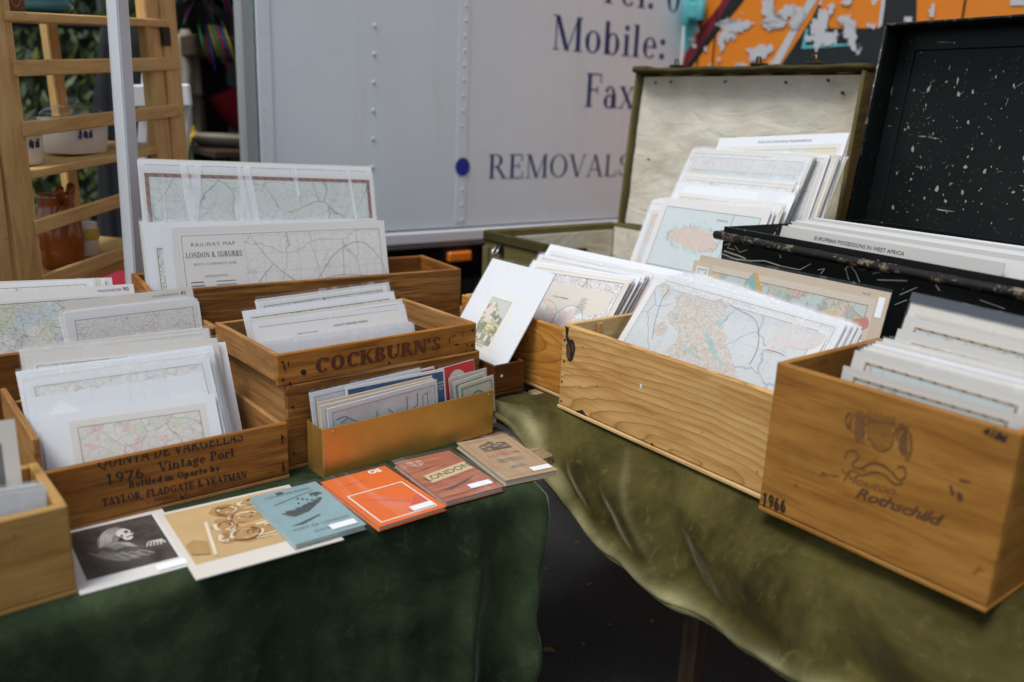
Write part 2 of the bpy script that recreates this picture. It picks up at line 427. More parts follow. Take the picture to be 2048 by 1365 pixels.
G_BLACK = flaky('flaking_black_spray_paint', (.009, .013, .015))
G_WHITE = simple('white_spray_paint', (.5, .5, .53), .5, .1, 12)
G_CRIM = simple('crimson_spray_paint', (.18, .008, .02), .5, .15, 12)
G_TEAL = simple('turquoise_spray_paint', (.10, .42, .46), .45, .2, 18)

def tin_mat():
    mt, nt, bs = new_mat('scratched_black_japanned_tin')
    v = coords(nt, rnd=False)
    n = noi(nt, v, 3, 4)
    a = noi(nt, coords(nt, (1, 1, .6), rnd=False), 85, 2, .5, .6)
    b = noi(nt, v, 3.2, 2)
    chips = mth(nt, 'MULTIPLY', step(nt, a, .73, .745), step(nt, b, .40, .52))
    s = noi(nt, nd(nt, 'Mapping', {0: v, 2: (.5, .7, .9), 3: (5, 70, 70)}).outputs[0], 1.3, 2, .5, .8)
    sc = mth(nt, 'MULTIPLY', step(nt, s, .725, .735), step(nt, noi(nt, v, 7, 2), .5, .56))
    f = mth(nt, 'MAXIMUM', chips, sc)
    c = mix(nt, step(nt, n, .4, .8), (.006, .0075, .008), (.014, .016, .016))
    c = mix(nt, f, c, (.38, .36, .32))
    put(nt, bs, col=c, rough=mth(nt, 'ADD', .26, mth(nt, 'MULTIPLY', n, .2)), spec=.16, normal=bump(nt, n, .15, .004))
    return mt
TIN = tin_mat()
def rim_mat():
    mt, nt, bs = new_mat('worn_tin_rim')
    a = noi(nt, coords(nt, (14, 14, 14), rnd=False), 3, 6, .75)
    c = mix(nt, step(nt, a, .54, .62), (.012, .011, .01), (.26, .20, .14))
    put(nt, bs, col=c, rough=.35, metal=.35, normal=bump(nt, a, .3, .002))
    return mt
TINRIM = rim_mat()
def canvas_mat(name, c0, c1, dirt=(.10, .055, .02), sc=4):
    mt, nt, bs = new_mat(name)
    v = coords(nt, rnd=False)
    n = noi(nt, v, sc, 6, .62)
    k = noi(nt, coords(nt, (1, 1, 2.4), rnd=False), 7, 5, .6, 1.0)
    r = noi(nt, v, 16, 2)
    we = noi(nt, v, 260, 1)
    c = mix(nt, step(nt, n, .38, .72), c0, c1)
    c = mix(nt, mth(nt, 'MULTIPLY', step(nt, r, .74, .78), .85), c, dirt)
    put(nt, bs, col=c, rough=.9, spec=.1, normal=bump(nt, mth(nt, 'ADD', k, mth(nt, 'MULTIPLY', we, .12)), .6, .012))
    return mt
LINING = canvas_mat('stained_cream_lining', (.68, .63, .55), (.54, .465, .35))
OLIVEC = canvas_mat('worn_olive_canvas', (.115, .095, .035), (.20, .165, .075))
OLIVEB = canvas_mat('olive_binding', (.045, .038, .014), (.085, .068, .025))

def brass_mat():
    mt, nt, bs = new_mat('brushed_brass_sheet')
    v = coords(nt, (3, 60, 60), rnd=False)
    n = noi(nt, v, 2, 4)
    b = noi(nt, coords(nt, rnd=False), 7, 4)
    c = mix(nt, step(nt, b, .35, .7), (.82, .47, .11), (.62, .36, .10))
    put(nt, bs, col=c, metal=.8, rough=mth(nt, 'ADD', .33, mth(nt, 'MULTIPLY', n, .2)), normal=bump(nt, b, .08, .01))
    return mt
BRASS = brass_mat()

def asphalt_mat():
    mt, nt, bs = new_mat('dark_asphalt')
    v = coords(nt, rnd=False)
    n = noi(nt, v, 140, 3)
    g = nd(nt, 'TexVoronoi', {'Vector': v, 'Scale': 170.}).outputs['Distance']
    b = noi(nt, v, 1.3, 5)
    c = mix(nt, step(nt, n, .35, .7), (.034, .035, .037), (.085, .085, .087))
    c = mix(nt, mth(nt, 'MULTIPLY', step(nt, b, .4, .75), .5), c, (.045, .045, .047))
    put(nt, bs, col=c, rough=.85, spec=.25, normal=bump(nt, mth(nt, 'ADD', n, g), .8, .004))
    return mt
ASPHALT = asphalt_mat()

# ------------------------------------------------------------------ mesh helpers
def link(name, me, mat=None, parent=None, loc=None, rot=None):
    o = bpy.data.objects.new(name, me)
    COL.objects.link(o)
    if mat is not None and me is not None and not me.materials: me.materials.append(mat)
    if parent: o.parent = parent
    if loc is not None: o.location = loc
    if rot is not None: o.rotation_euler = rot
    return o
def tag(o, label, cat, group=None, kind=None):
    if label: o['label'] = label
    if cat: o['category'] = cat
    if group: o['group'] = group
    if kind: o['kind'] = kind
    return o
def empty(name, loc, yaw, label, cat, group=None):
    o = bpy.data.objects.new(name, None)
    COL.objects.link(o)
    o.location = loc
    o.rotation_euler = (0, 0, R(yaw))
    o.empty_display_size = .05
    return tag(o, label, cat, group)
def bm_mesh(bm, name, smooth=False):
    bmesh.ops.recalc_face_normals(bm, faces=bm.faces)
    me = bpy.data.meshes.new(name)
    bm.to_mesh(me)
    bm.free()
    if smooth:
        for p in me.polygons: p.use_smooth = True
    return me
def box_bm(bm, c, d, bev=0.0):
    r = bmesh.ops.create_cube(bm, size=1, matrix=Matrix.Translation(c) @ Matrix.Diagonal((*d, 1)))
    if bev > 0:
        ed = list({e for v in r['verts'] for e in v.link_edges})
        bmesh.ops.bevel(bm, geom=ed, offset=bev, segments=1, affect='EDGES')
GR = {'x': (0, 0, 0), 'y': (0, 0, R(90)), 'z': (0, R(-90), 0)}
def board(name, parent, mat, c, d, grain='x', bev=.0018, rot=None, jit=0):
    """a board of size d centred at c (parent's axes); the mesh itself has its long axis on X so the grain follows it"""
    dd = {'x': d, 'y': (d[1], d[0], d[2]), 'z': (d[2], d[1], d[0])}[grain]
    bm = bmesh.new()
    box_bm(bm, (0, 0, 0), dd, min(bev, min(dd) * .3))
    if jit:
        for v in bm.verts: v.co += Vector((random.uniform(-jit, jit), random.uniform(-jit, jit), random.uniform(-jit, jit)))
    o = link(name, bm_mesh(bm, name), mat, parent, c, GR[grain])
    if rot: o.rotation_euler = (o.rotation_euler[0] + rot[0], o.rotation_euler[1] + rot[1], o.rotation_euler[2] + rot[2])
    return o
def lathe(name, prof, mat, parent=None, loc=(0, 0, 0), seg=24, sx=1, sy=1, power=None, smooth=True, rot=None):
    bm = bmesh.new()
    rings = []
    for r, z in prof:
        ring = []
        for i in range(seg):
            t = 2 * math.pi * i / seg
            c, s = math.cos(t), math.sin(t)
            if power:
                c = math.copysign(abs(c) ** power, c)
                s = math.copysign(abs(s) ** power, s)
            ring.append(bm.verts.new((r * c * sx, r * s * sy, z)))
        rings.append(ring)
    for a, b in zip(rings, rings[1:]):
        for i in range(seg): bm.faces.new((a[i], a[(i + 1) % seg], b[(i + 1) % seg], b[i]))
    bm.faces.new(list(reversed(rings[0])))
    bm.faces.new(rings[-1])
    return link(name, bm_mesh(bm, name, smooth), mat, parent, loc, rot)
def tube_bm(bm, pts, r, seg=8, cap=True):
    rings = []
    for i, p in enumerate(pts):
        p = Vector(p)
        t = (Vector(pts[min(i + 1, len(pts) - 1)]) - Vector(pts[max(i - 1, 0)])).normalized()
        x = t.orthogonal().normalized() if i == 0 else (rx - t * rx.dot(t)).normalized()
        rx = x
        y = t.cross(x)
        rr = r[i] if hasattr(r, '__len__') else r
        rings.append([bm.verts.new(p + (x * math.cos(2 * math.pi * k / seg) + y * math.sin(2 * math.pi * k / seg)) * rr) for k in range(seg)])
    for a, b in zip(rings, rings[1:]):
        for i in range(seg): bm.faces.new((a[i], a[(i + 1) % seg], b[(i + 1) % seg], b[i]))
    if cap:
        bm.faces.new(list(reversed(rings[0])))
        bm.faces.new(rings[-1])
def tube(name, pts, r, mat, parent=None, seg=8):
    bm = bmesh.new()
    tube_bm(bm, pts, r, seg)
    return link(name, bm_mesh(bm, name, True), mat, parent)
def flat(name, polys, mat, parent, z=0.0, mtx=None):
    """flat print: polygons in the parent's XY plane lying at height z, each a hair above the last"""
    vs, fs = [], []
    inc = 1.2e-5 if len(polys) < 80 else 2e-6
    for k, p in enumerate(polys):
        b = len(vs)
        vs += [(x, y, z + k * inc) for x, y in p]
        fs.append(list(range(b, b + len(p))))
    me = bpy.data.meshes.new(name)
    me.from_pydata(vs, [], fs)
    me.update()
    o = link(name, me, mat, parent)
    if mtx is not None: o.matrix_local = mtx
    return o
def ngon(cx, cy, rx, ry=None, n=24, a0=0, a1=360):
    ry = ry or rx
    k = n if a1 - a0 >= 360 else n + 1
    return [(cx + rx * math.cos(R(a0 + (a1 - a0) * i / n)), cy + ry * math.sin(R(a0 + (a1 - a0) * i / n))) for i in range(k)]
def rect(x0, y0, x1, y1): return [(x0, y0), (x1, y0), (x1, y1), (x0, y1)]
def ringp(x0, y0, x1, y1, t): return [rect(x0, y0, x1, y0 + t), rect(x0, y1 - t, x1, y1), rect(x0, y0 + t, x0 + t, y1 - t), rect(x1 - t, y0 + t, x1, y1 - t)]
def stroke(pts, w):
    out = []
    for (x0, y0), (x1, y1) in zip(pts, pts[1:]):
        l = math.hypot(x1 - x0, y1 - y0) or 1
        nx, ny = -(y1 - y0) / l * w / 2, (x1 - x0) / l * w / 2
        out.append([(x0 - nx, y0 - ny), (x1 - nx, y1 - ny), (x1 + nx, y1 + ny), (x0 + nx, y0 + ny)])
    return out
def curve_pts(p, n=10):
    out = []
    q = [p[0]] + p + [p[-1]]
    for i in range(1, len(q) - 2):
        for k in range(n):
            t = k / n
            a, b, c, d = q[i - 1], q[i], q[i + 1], q[i + 2]
            out.append(tuple(.5 * (2 * b[m] + (c[m] - a[m]) * t + (2 * a[m] - 5 * b[m] + 4 * c[m] - d[m]) * t * t + (3 * b[m] - a[m] - 3 * c[m] + d[m]) * t ** 3) for m in (0, 1)))
    return out + [p[-1]]
def rough_edge(pts, amp=.007, seed=0):
    out = []
    for i, (a, b) in enumerate(zip(pts, pts[1:] + pts[:1])):
        for k in range(4):
            t = k / 4
            x_, y_ = a[0] + (b[0] - a[0]) * t, a[1] + (b[1] - a[1]) * t
            out.append((x_ + amp * (mnoise.noise(Vector((x_ * 60, y_ * 60, seed))) + .7 * mnoise.noise(Vector((x_ * 190, y_ * 190, seed)))), y_ + amp * (mnoise.noise(Vector((x_ * 60, y_ * 60, seed + 5))) + .7 * mnoise.noise(Vector((x_ * 190, y_ * 190, seed + 5))))))
    return out
def blob(cx, cy, rx, ry, n=18, rough=.3, seed=0):
    rr = random.Random(seed)
    ph = [rr.uniform(0, 6.28) for _ in range(4)]
    pts = []
    for i in range(n):
        t = 2 * math.pi * i / n
        k = 1 + rough * (.5 * math.sin(2 * t + ph[0]) + .35 * math.sin(3 * t + ph[1]) + .3 * math.sin(5 * t + ph[2]) + .2 * math.sin(7 * t + ph[3]))
        pts.append((cx + rx * k * math.cos(t), cy + ry * k * math.sin(t)))
    return pts

# serif lettering (own glyphs) -----------------------------------------
def serif(text, height, T=.15, t=.045, sp=.06, sw=.085, sh=.035, cond=1.0):
    """polygons for a line of serif text of the given cap height, starting at x=0; returns polygons and width"""
    out = []
    x0 = 0.0
    for ch in text:
        G = []
        def Vb(x, a=0., b=1., w=T): G.append([(x - w / 2, a), (x + w / 2, a), (x + w / 2, b), (x - w / 2, b)])
        def Hb(a, b, y, w=t): G.append([(a, y - w / 2), (b, y - w / 2), (b, y + w / 2), (a, y + w / 2)])
        def Db(xa, ya, xb, yb, w=T): G.append([(xa - w / 2, ya), (xa + w / 2, ya), (xb + w / 2, yb), (xb - w / 2, yb)])
        def S(x, y, w=T):
            d = 1 if y <= 0 or y in (.48,) else -1
            a, b = (y, y + sh) if d > 0 else (y - sh, y)
            G.append([(x - w / 2 - sw, a), (x + w / 2 + sw, a), (x + w / 2 + sw, b), (x - w / 2 - sw, b)])
        def A(cx, cy, rx, ry, a0=0, a1=360):
            n = max(4, int(abs(a1 - a0) / 18))
            pr = None
            for i in range(n + 1):
                th = R(a0 + (a1 - a0) * i / n)
                w = t + (T - t) * abs(math.cos(th)) ** 1.3
                o = (cx + rx * math.cos(th), cy + ry * math.sin(th))
                q = (cx + max(rx - w, .01) * math.cos(th), cy + max(ry - w * .8, .01) * math.sin(th))
                if pr: G.append([pr[1], pr[0], o, q])
                pr = (o, q)
        ad = .4
        c = ch
        if c == 'A': Db(.1, 0, .42, 1, t); Db(.74, 0, .42, 1); Hb(.2, .62, .33); S(.1, 0, t); S(.74, 0); ad = .86
        elif c == 'B': Vb(.17); A(.38, .75, .24, .25, -90, 90); A(.38, .26, .31, .26, -90, 90); Hb(.04, .4, 1 - t / 2); Hb(.1, .4, .5); Hb(.04, .4, t / 2); ad = .76
        elif c == 'C': A(.46, .5, .41, .5, 48, 312); Vb(.75, .64, .95, t); ad = .86
        elif c == 'D': Vb(.17); A(.36, .5, .42, .5, -90, 90); Hb(.04, .37, 1 - t / 2); Hb(.04, .37, t / 2); ad = .87
        elif c in 'EF':
            Vb(.17); Hb(.04, .62, 1 - t / 2); Hb(.17, .48, .52); Vb(.61, .72, 1, t); Vb(.48, .40, .64, t)
            if c == 'E': Hb(.04, .65, t / 2); Vb(.645, 0, .28, t); ad = .74
            else: S(.17, 0); ad = .66
        elif c == 'G': A(.46, .5, .41, .5, 48, 335); Vb(.76, .06, .42); Hb(.56, .9, .42); Vb(.75, .64, .95, t); ad = .94
        elif c == 'H': Vb(.17); Vb(.72); Hb(.17, .72, .5); S(.17, 0); S(.17, 1); S(.72, 0); S(.72, 1); ad = .9
        elif c == 'I': Vb(.2); S(.2, 0); S(.2, 1); ad = .4
        elif c == 'K': Vb(.17); Db(.22, .42, .68, 1, t * 1.2); Db(.74, 0, .36, .6); S(.17, 0); S(.17, 1); S(.74, 0); S(.68, 1, t); ad = .88
        elif c == 'L': Vb(.17); Hb(.04, .63, t / 2); Vb(.62, 0, .3, t); S(.17, 1); ad = .68
        elif c == 'M': Vb(.12, 0, 1, t); Db(.5, 0, .15, 1); Db(.5, 0, .87, 1, t); Vb(.88); S(.12, 0, t); S(.88, 0); S(.1, 1, t); S(.92, 1, t); ad = 1.03
        elif c == 'N': Vb(.13, 0, 1, t); Db(.74, 0, .15, 1); Vb(.75, 0, 1, t); S(.13, 0, t); S(.1, 1, t); S(.75, 1, t); ad = .9
        elif c == 'O': A(.46, .5, .42, .5); ad = .92
        elif c == 'Q': A(.46, .5, .42, .5); Db(.8, -.2, .45, .08, T * .8); ad = .92
        elif c == 'R': Vb(.17); A(.36, .74, .27, .26, -90, 90); Hb(.04, .38, 1 - t / 2); Hb(.17, .38, .48); Db(.74, 0, .4, .5); S(.17, 0); S(.74, 0); ad = .84
        elif c == 'S': A(.34, .745, .26, .255, 35, 270); A(.34, .265, .29, .265, -145, 90); Vb(.56, .7, .92, t); Vb(.08, .08, .32, t); ad = .7
        elif c == 'T': Vb(.38); Hb(.04, .72, 1 - t / 2); Vb(.06, .72, 1, t); Vb(.70, .72, 1, t); S(.38, 0); ad = .76
        elif c == 'U': Vb(.17, .3, 1); Vb(.74, .3, 1, t); A(.43, .32, .335, .32, 180, 360); S(.17, 1); S(.74, 1, t); ad = .9
        elif c == 'V': Db(.42, 0, .1, 1); Db(.42, 0, .74, 1, t); S(.1, 1); S(.74, 1, t); ad = .82
        elif c == 'W': Db(.35, 0, .1, 1); Db(.35, 0, .58, 1, t); Db(.83, 0, .58, 1); Db(.83, 0, 1.06, 1, t); S(.1, 1); S(1.06, 1, t); ad = 1.14
        elif c == 'X': Db(.72, 0, .1, 1); Db(.1, 0, .7, 1, t); S(.1, 0, t); S(.72, 0); S(.1, 1); S(.7, 1, t); ad = .84
        elif c == 'Y': Db(.4, .45, .1, 1); Db(.4, .45, .72, 1, t); Vb(.4, 0, .48); S(.1, 1); S(.72, 1, t); S(.4, 0); ad = .8
        elif c == 'P': Vb(.17); A(.36, .73, .28, .27, -90, 90); Hb(.04, .38, 1 - t / 2); Hb(.17, .38, .46); S(.17, 0); ad = .7
        elif c == 'a': Vb(.46, 0, .46); A(.29, .42, .21, .24, 15, 165); A(.27, .19, .23, .21); S(.5, 0, t); ad = .6
        elif c == 'b': Vb(.13, 0, 1); A(.34, .33, .26, .34); ad = .66
        elif c == 'd': Vb(.5, 0, 1); A(.3, .33, .26, .34); S(.54, 0, t); ad = .66
        elif c == 'e': A(.31, .33, .27, .34, 0, 318); Hb(.08, .56, .36); ad = .62
        elif c == 'g': A(.3, .40, .24, .27); A(.28, -.1, .26, .2); Hb(.45, .6, .62, t * 1.5); ad = .6
        elif c == 'h': Vb(.14, 0, 1); A(.35, .4, .25, .27, 0, 180); Vb(.53, 0, .4); S(.14, 0); S(.53, 0); ad = .72
        elif c == 'i': Vb(.15, 0, .66); S(.15, 0); A(.15, .86, .09, .09); Hb(.03, .15, .64, t); ad = .32
        elif c == 'l': Vb(.15, 0, 1); S(.15, 0); Hb(.03, .15, .98, t); ad = .32
        elif c == 'n': Vb(.14, 0, .66); A(.35, .4, .25, .27, 0, 180); Vb(.53, 0, .4); S(.14, 0); S(.53, 0); Hb(.02, .14, .64, t); ad = .72
        elif c == 'o': A(.32, .33, .28, .34); ad = .64
        elif c == 'p': Vb(.14, -.3, .66); A(.35, .33, .27, .34); S(.14, -.3); ad = .68
        elif c == 'r': Vb(.14, 0, .66); A(.34, .42, .2, .25, 60, 170); A(.42, .56, .08, .08); S(.14, 0); ad = .5
        elif c == 't': Vb(.18, .08, .9); Hb(.03, .38, .63); A(.3, .14, .19, .14, 180, 320); ad = .42
        elif c == 'u': Vb(.14, .2, .66); Vb(.52, 0, .66); A(.33, .22, .25, .22, 180, 360); ad = .68
        elif c == 'x': Db(.55, 0, .12, .66); Db(.1, 0, .54, .66, t); S(.1, 0, t); S(.55, 0); Hb(.02, .26, .65, t); Hb(.44, .64, .65, t); ad = .66
        elif c == 'y': Db(.32, 0, .1, .66); Db(.18, -.3, .56, .66, t); Hb(.02, .22, .65, t); Hb(.46, .66, .65, t); ad = .64
        elif c == '0': A(.3, .5, .27, .5); ad = .62
        elif c == '1': Vb(.3); Db(.12, .78, .28, 1, t * 1.6); S(.3, 0); ad = .6
        elif c == '6': A(.31, .3, .28, .31); A(.46, .42, .43, .58, 105, 185); ad = .62
        elif c == '9': A(.31, .7, .28, .31); A(.16, .58, .43, .58, -75, 5); ad = .62
        elif c == '7': Hb(.06, .58, 1 - t); Db(.2, 0, .55, .97); Vb(.07, .76, 1, t); ad = .62
        elif c == '&': A(.32, .76, .19, .24); A(.34, .27, .3, .28); Db(.82, 0, .2, .7); ad = .84
        elif c == "'": Db(.1, .7, .14, 1, T * .8); ad = .26
        elif c == '.': A(.12, .08, .1, .09); ad = .28
        elif c == ',': A(.12, .08, .1, .09); Db(.06, -.16, .16, .06, t * 1.4); ad = .28
        elif c == ':': A(.14, .1, .1, .1); A(.14, .56, .1, .1); ad = .32
        else: ad = .32
        for p in G: out.append([((x0 + x * cond) * height, y * height) for x, y in p])
        x0 += (ad + sp) * cond
    return out, x0 * height
FONT_CACHE = {}
def small_text(name, text, size, mat, parent, mtx, bold=0., shear=0., spacing=1.0):
    """plain lettering from the built-in font, as a flat mesh"""
    cu = bpy.data.curves.new(name, 'FONT')
    cu.body = text
    cu.size = size
    cu.align_x = 'CENTER'
    cu.resolution_u = 2
    cu.offset = bold
    cu.shear = shear
    cu.space_character = spacing
    tmp = bpy.data.objects.new(name, cu)
    COL.objects.link(tmp)
    dg = bpy.context.evaluated_depsgraph_get()
    me = bpy.data.meshes.new_from_object(tmp.evaluated_get(dg))
    bpy.data.objects.remove(tmp)
    me.materials.clear()
    o = link(name, me, mat, parent)
    o.matrix_local = mtx
    return o
def front_mtx(x, z, y=-.0006):
    """print standing on a front face: local X along the face, local Y up"""
    mm = Matrix.Rotation(R(90), 4, 'X')
    mm.translation = (x, y, z)
    return mm

# ------------------------------------------------------------------ crates
class Crate: pass
def crate(name, label, loc, yaw, L, W, H, wf, ws=None, th=.012, side_h=None, back_h=None, right_h=None, base=True, floor=None, group=None, cat='crate', base_lip=.0, inner=None, left_side=True):
    ws = ws or wf
    side_h = side_h or H
    right_h = right_h or side_h
    back_h = back_h or H
    t = empty(name, loc, yaw, label, cat, group)
    bt = .009
    front = board('front_panel', t, wf, (L / 2, th / 2, H / 2 + (bt if base else 0) / 2), (L, th, H - (bt if base else 0)), 'x', bev=.0026, jit=.0005)
    board('back_panel', t, inner or ws, (L / 2, W - th / 2, back_h / 2), (L - 2 * th - .001, th, back_h - .002), 'x')
    board('side_panel', t, ws, (th / 2, W / 2 + th / 2 + .0005, side_h / 2 + bt / 2), (th, W - th - .001, side_h - bt), 'y')
    board('side_panel', t, ws, (L - th / 2, W / 2 + th / 2 + .0005, right_h / 2 + bt / 2), (th, W - th - .001, right_h - bt), 'y')
    if base: board('base_panel', t, ws, (L / 2, W / 2 - base_lip / 2, bt / 2 - .0003), (L + .002, W + base_lip, bt - .0006), 'x')
    c = Crate()
    c.root, c.front, c.L, c.W, c.H, c.th = t, front, L, W, H, th
    c.e, c.nv = frame(yaw)
    c.d0 = Vector(loc).dot(c.nv)
    c.floor = (loc[2] + bt + .002) if floor is None else floor
    c.yaw = yaw
    return c
nail_me = None
def nails(t, pts, mat=None):
    global nail_me
    if nail_me is None:
        bm = bmesh.new()
        bmesh.ops.create_cone(bm, cap_ends=True, segments=8, radius1=.0032, radius2=.0026, depth=.0015, matrix=Matrix.Rotation(R(90), 4, 'X'))
        nail_me = bm_mesh(bm, 'nail')
        nail_me.materials.append(IRON)
    for x, y, z in pts:
        link('nail', nail_me, None, t, (x, y, z))

# ------------------------------------------------------------------ sheets
MESHC = {}
def card_mesh(w, h, th, mat, curl=0.):
    k = ('card', round(w, 3), round(h, 3), th, mat.name, curl)
    if k not in MESHC:
        bm = bmesh.new()
        if curl:
            cols = [[bm.verts.new((sx * w / 2, h * j / 4, curl * (j / 4) ** 2 + sz * th / 2)) for sx, sz in ((-1, -1), (1, -1), (1, 1), (-1, 1))] for j in range(5)]
            for a, b in zip(cols, cols[1:]):
                for i in range(4): bm.faces.new((a[i], a[(i + 1) % 4], b[(i + 1) % 4], b[i]))
            bm.faces.new(cols[0])
            bm.faces.new(list(reversed(cols[-1])))
        else:
            box_bm(bm, (0, h / 2, 0), (w, h, th))
        me = bm_mesh(bm, 'card')
        me.materials.append(mat)
        MESHC[k] = me
    return MESHC[k]
def print_mesh(x0, y0, x1, y1, z, mat, n=1, wav=0.0, seed=0, curl=0., h=1.):
    k = ('print', round(x0, 3), round(y0, 3), round(x1, 3), round(y1, 3), z, mat.name, wav, seed, curl)
    if k not in MESHC:
        me = bpy.data.meshes.new('print')
        vs, fs, uv = [], [], []
        for j in range(n + 1):
            for i in range(n + 1):
                u, v = i / n, j / n
                zz = z + (wav * (mnoise.noise(Vector((u * 3.1 + seed, v * 2.7, seed * 1.7))) + .6) if wav else 0)
                if curl: zz += curl * ((y0 + (y1 - y0) * v) / h) ** 2 + .0004
                vs.append((x0 + (x1 - x0) * u, y0 + (y1 - y0) * v, zz))
        for j in range(n):
            for i in range(n):
                b = j * (n + 1) + i
                fs.append((b, b + 1, b + n + 2, b + n + 1))
        me.from_pydata(vs, [], fs)
        l = me.uv_layers.new()
        for p in me.polygons:
            for li, vi in zip(p.loop_indices, p.vertices):
                i, j = vi % (n + 1), vi // (n + 1)
                l.data[li].uv = (i / n, j / n)
            p.use_smooth = True
        me.materials.append(mat)
        MESHC[k] = me
    return MESHC[k]
def sheet(cr, TL, TR, din, phi, h=.34, label='', group=None, card=PAPER, style='pale', inset=(.012, .012, .012, .012), sleeve=0, th=.0016, cat='map', name='map_sheet', din_r=None, clamp=True, curl=0.):
    """a print standing in a crate: top corners at the photo points TL and TR, its top edge din behind the crate's front, leaning back phi degrees"""
    p = at_plane(*TL, cr.nv, cr.d0 + din)
    q = at_plane(*TR, cr.nv, cr.d0 + (din if din_r is None else din_r))
    if clamp and hasattr(cr, 'L'):
        o_ = cr.root.location
        mg = cr.th + getattr(cr, 'mg', .005)
        lp, lq = (p - o_).dot(cr.e), (q - o_).dot(cr.e)
        p, q = (p + (q - p) * max(0, (mg - lp) / (lq - lp)), p + (q - p) * min(1, (cr.L - mg - lp) / (lq - lp)))
    return sheet3(cr, p, q, phi, h, label, group, card, style, inset, sleeve, th, cat, name, clamp, din, curl)
def sheet3(cr, p, q, phi, h, label, group, card, style, inset, sleeve, th, cat, name, clamp=True, din=.1, curl=0.):
    x = (q - p)
    w = x.length
    x.normalize()
    dz = min(p.z, q.z) - cr.floor - .002
    ph = R(phi)
    if clamp and dz > .02:
        ph = min(ph, math.atan2(max(din - cr.th - .006, .004), dz))
    d = -(Z * math.cos(ph) + cr.nv * math.sin(ph))
    d = (d - x * d.dot(x)).normalized()
    if clamp: h = min(h, dz / max(.05, -d.z)) - .001
    y = -d
    zz = x.cross(y)
    w, h = round(w, 2), round(h, 2)
    o = link(name, card_mesh(w, h, th, card, curl))
    mm = Matrix((x, y, zz)).transposed().to_4x4()
    mm.translation = (p + q) / 2 + d * h
    o.matrix_world = mm
    tag(o, label, cat, group)
    il, ib, ir, it = inset
    if style:
        x0, y0, x1, y1 = -w / 2 + il, ib, w / 2 - ir, h - it
        mt = style if isinstance(style, bpy.types.Material) else map_style(style, x1 - x0, y1 - y0)
        pr = link('print', print_mesh(x0, y0, x1, y1, th / 2 + .0003, mt, 6 if curl else 1, 0., 0, curl, h), None, o)
    if sleeve:
        sm = SLEEVE_C if sleeve > 2 else SLEEVE_B if sleeve > 1 else SLEEVE
        link('plastic_sleeve', print_mesh(-w / 2 - .003, 0, w / 2 + .003, h + .006, th / 2 + .0010, sm, 6, .0022, round(random.uniform(0, 3)), curl, h), None, o)
    o['sheet_w'], o['sheet_h'] = w, h
    return o
ORD = 'first second third fourth fifth sixth seventh eighth ninth tenth eleventh twelfth thirteenth fourteenth fifteenth sixteenth seventeenth eighteenth nineteenth twentieth twenty-first twenty-second twenty-third twenty-fourth twenty-fifth twenty-sixth twenty-seventh twenty-eighth'.split()
def sheet_px(o, u, v):
    """photo point -> the sheet's own x, y"""
    M = o.matrix_world if o.parent is None else None
    n = M.col[2].xyz
    p = at_plane(u, v, n, M.translation.dot(n)) - M.translation
    return p.dot(M.col[0].xyz), p.dot(M.col[1].xyz)
def lerp(a, b, t): return (a[0] + (b[0] - a[0]) * t, a[1] + (b[1] - a[1]) * t)
def pack(cr, TL0, TR0, d0, TL1, TR1, d1, n, phi, label, group, h=.34, cards=(PAPER, PINKP, CREAM), styles=('pale',), jx=4, jy=2.5, sleeve_every=3, th=.0016, phi1=None, inset=(.010, .012, .010, .0055)):
    """a tight run of n prints between a front and a back one"""
    for i in range(n):
        t = (i + .5) / n
        a, b = lerp(TL0, TL1, t), lerp(TR0, TR1, t)
        j1, j2, k = random.uniform(-jx, jx), random.uniform(-jx, jx), random.uniform(-jy, jy)
        sheet(cr, (a[0] + j1, a[1] + k), (b[0] + j2, b[1] + k + random.uniform(-.6, .6)), d0 + (d1 - d0) * t, phi if phi1 is None else phi + (phi1 - phi) * t, h, ORD[i] + ' from the front: ' + label, group,
              card=cards[i % len(cards)], style=styles[i % len(styles)], inset=inset, sleeve=2 if sleeve_every and i % sleeve_every == 0 else 0, th=th, curl=(.003, -.004, .006, -.002)[i % 4])

# ================================================================== SETTING
bm = bmesh.new()
bmesh.ops.create_grid(bm, x_segments=2, y_segments=2, size=60)
gnd = link('ground', bm_mesh(bm, 'ground'), ASPHALT)
tag(gnd, 'dark grey asphalt of the market street', None, kind='structure')

def setw(o, parent, M):
    pm = Matrix.Translation(parent.location) @ parent.rotation_euler.to_matrix().to_4x4()
    o.parent = parent
    o.matrix_local = pm.inverted() @ M
def beam(name, parent, P, Q, wv, w, d, mat, bev=.002):
    """bar from P to Q, width w along wv, depth d across it"""
    P, Q = Vector(P), Vector(Q)
    x = (Q - P).normalized()
    y = (wv - x * wv.dot(x)).normalized()
    z = x.cross(y)
    bm = bmesh.new()
    box_bm(bm, (0, 0, 0), ((Q - P).length, w, d), bev)
    o = link(name, bm_mesh(bm, name), mat)
    M = Matrix((x, y, z)).transposed().to_4x4()
    M.translation = (P + Q) / 2
    if parent: setw(o, parent, M)
    else: o.matrix_world = M
    return o
def at_y(u, v, y):
    d = ray(u, v)
    return CAM + d * (y / d.y)

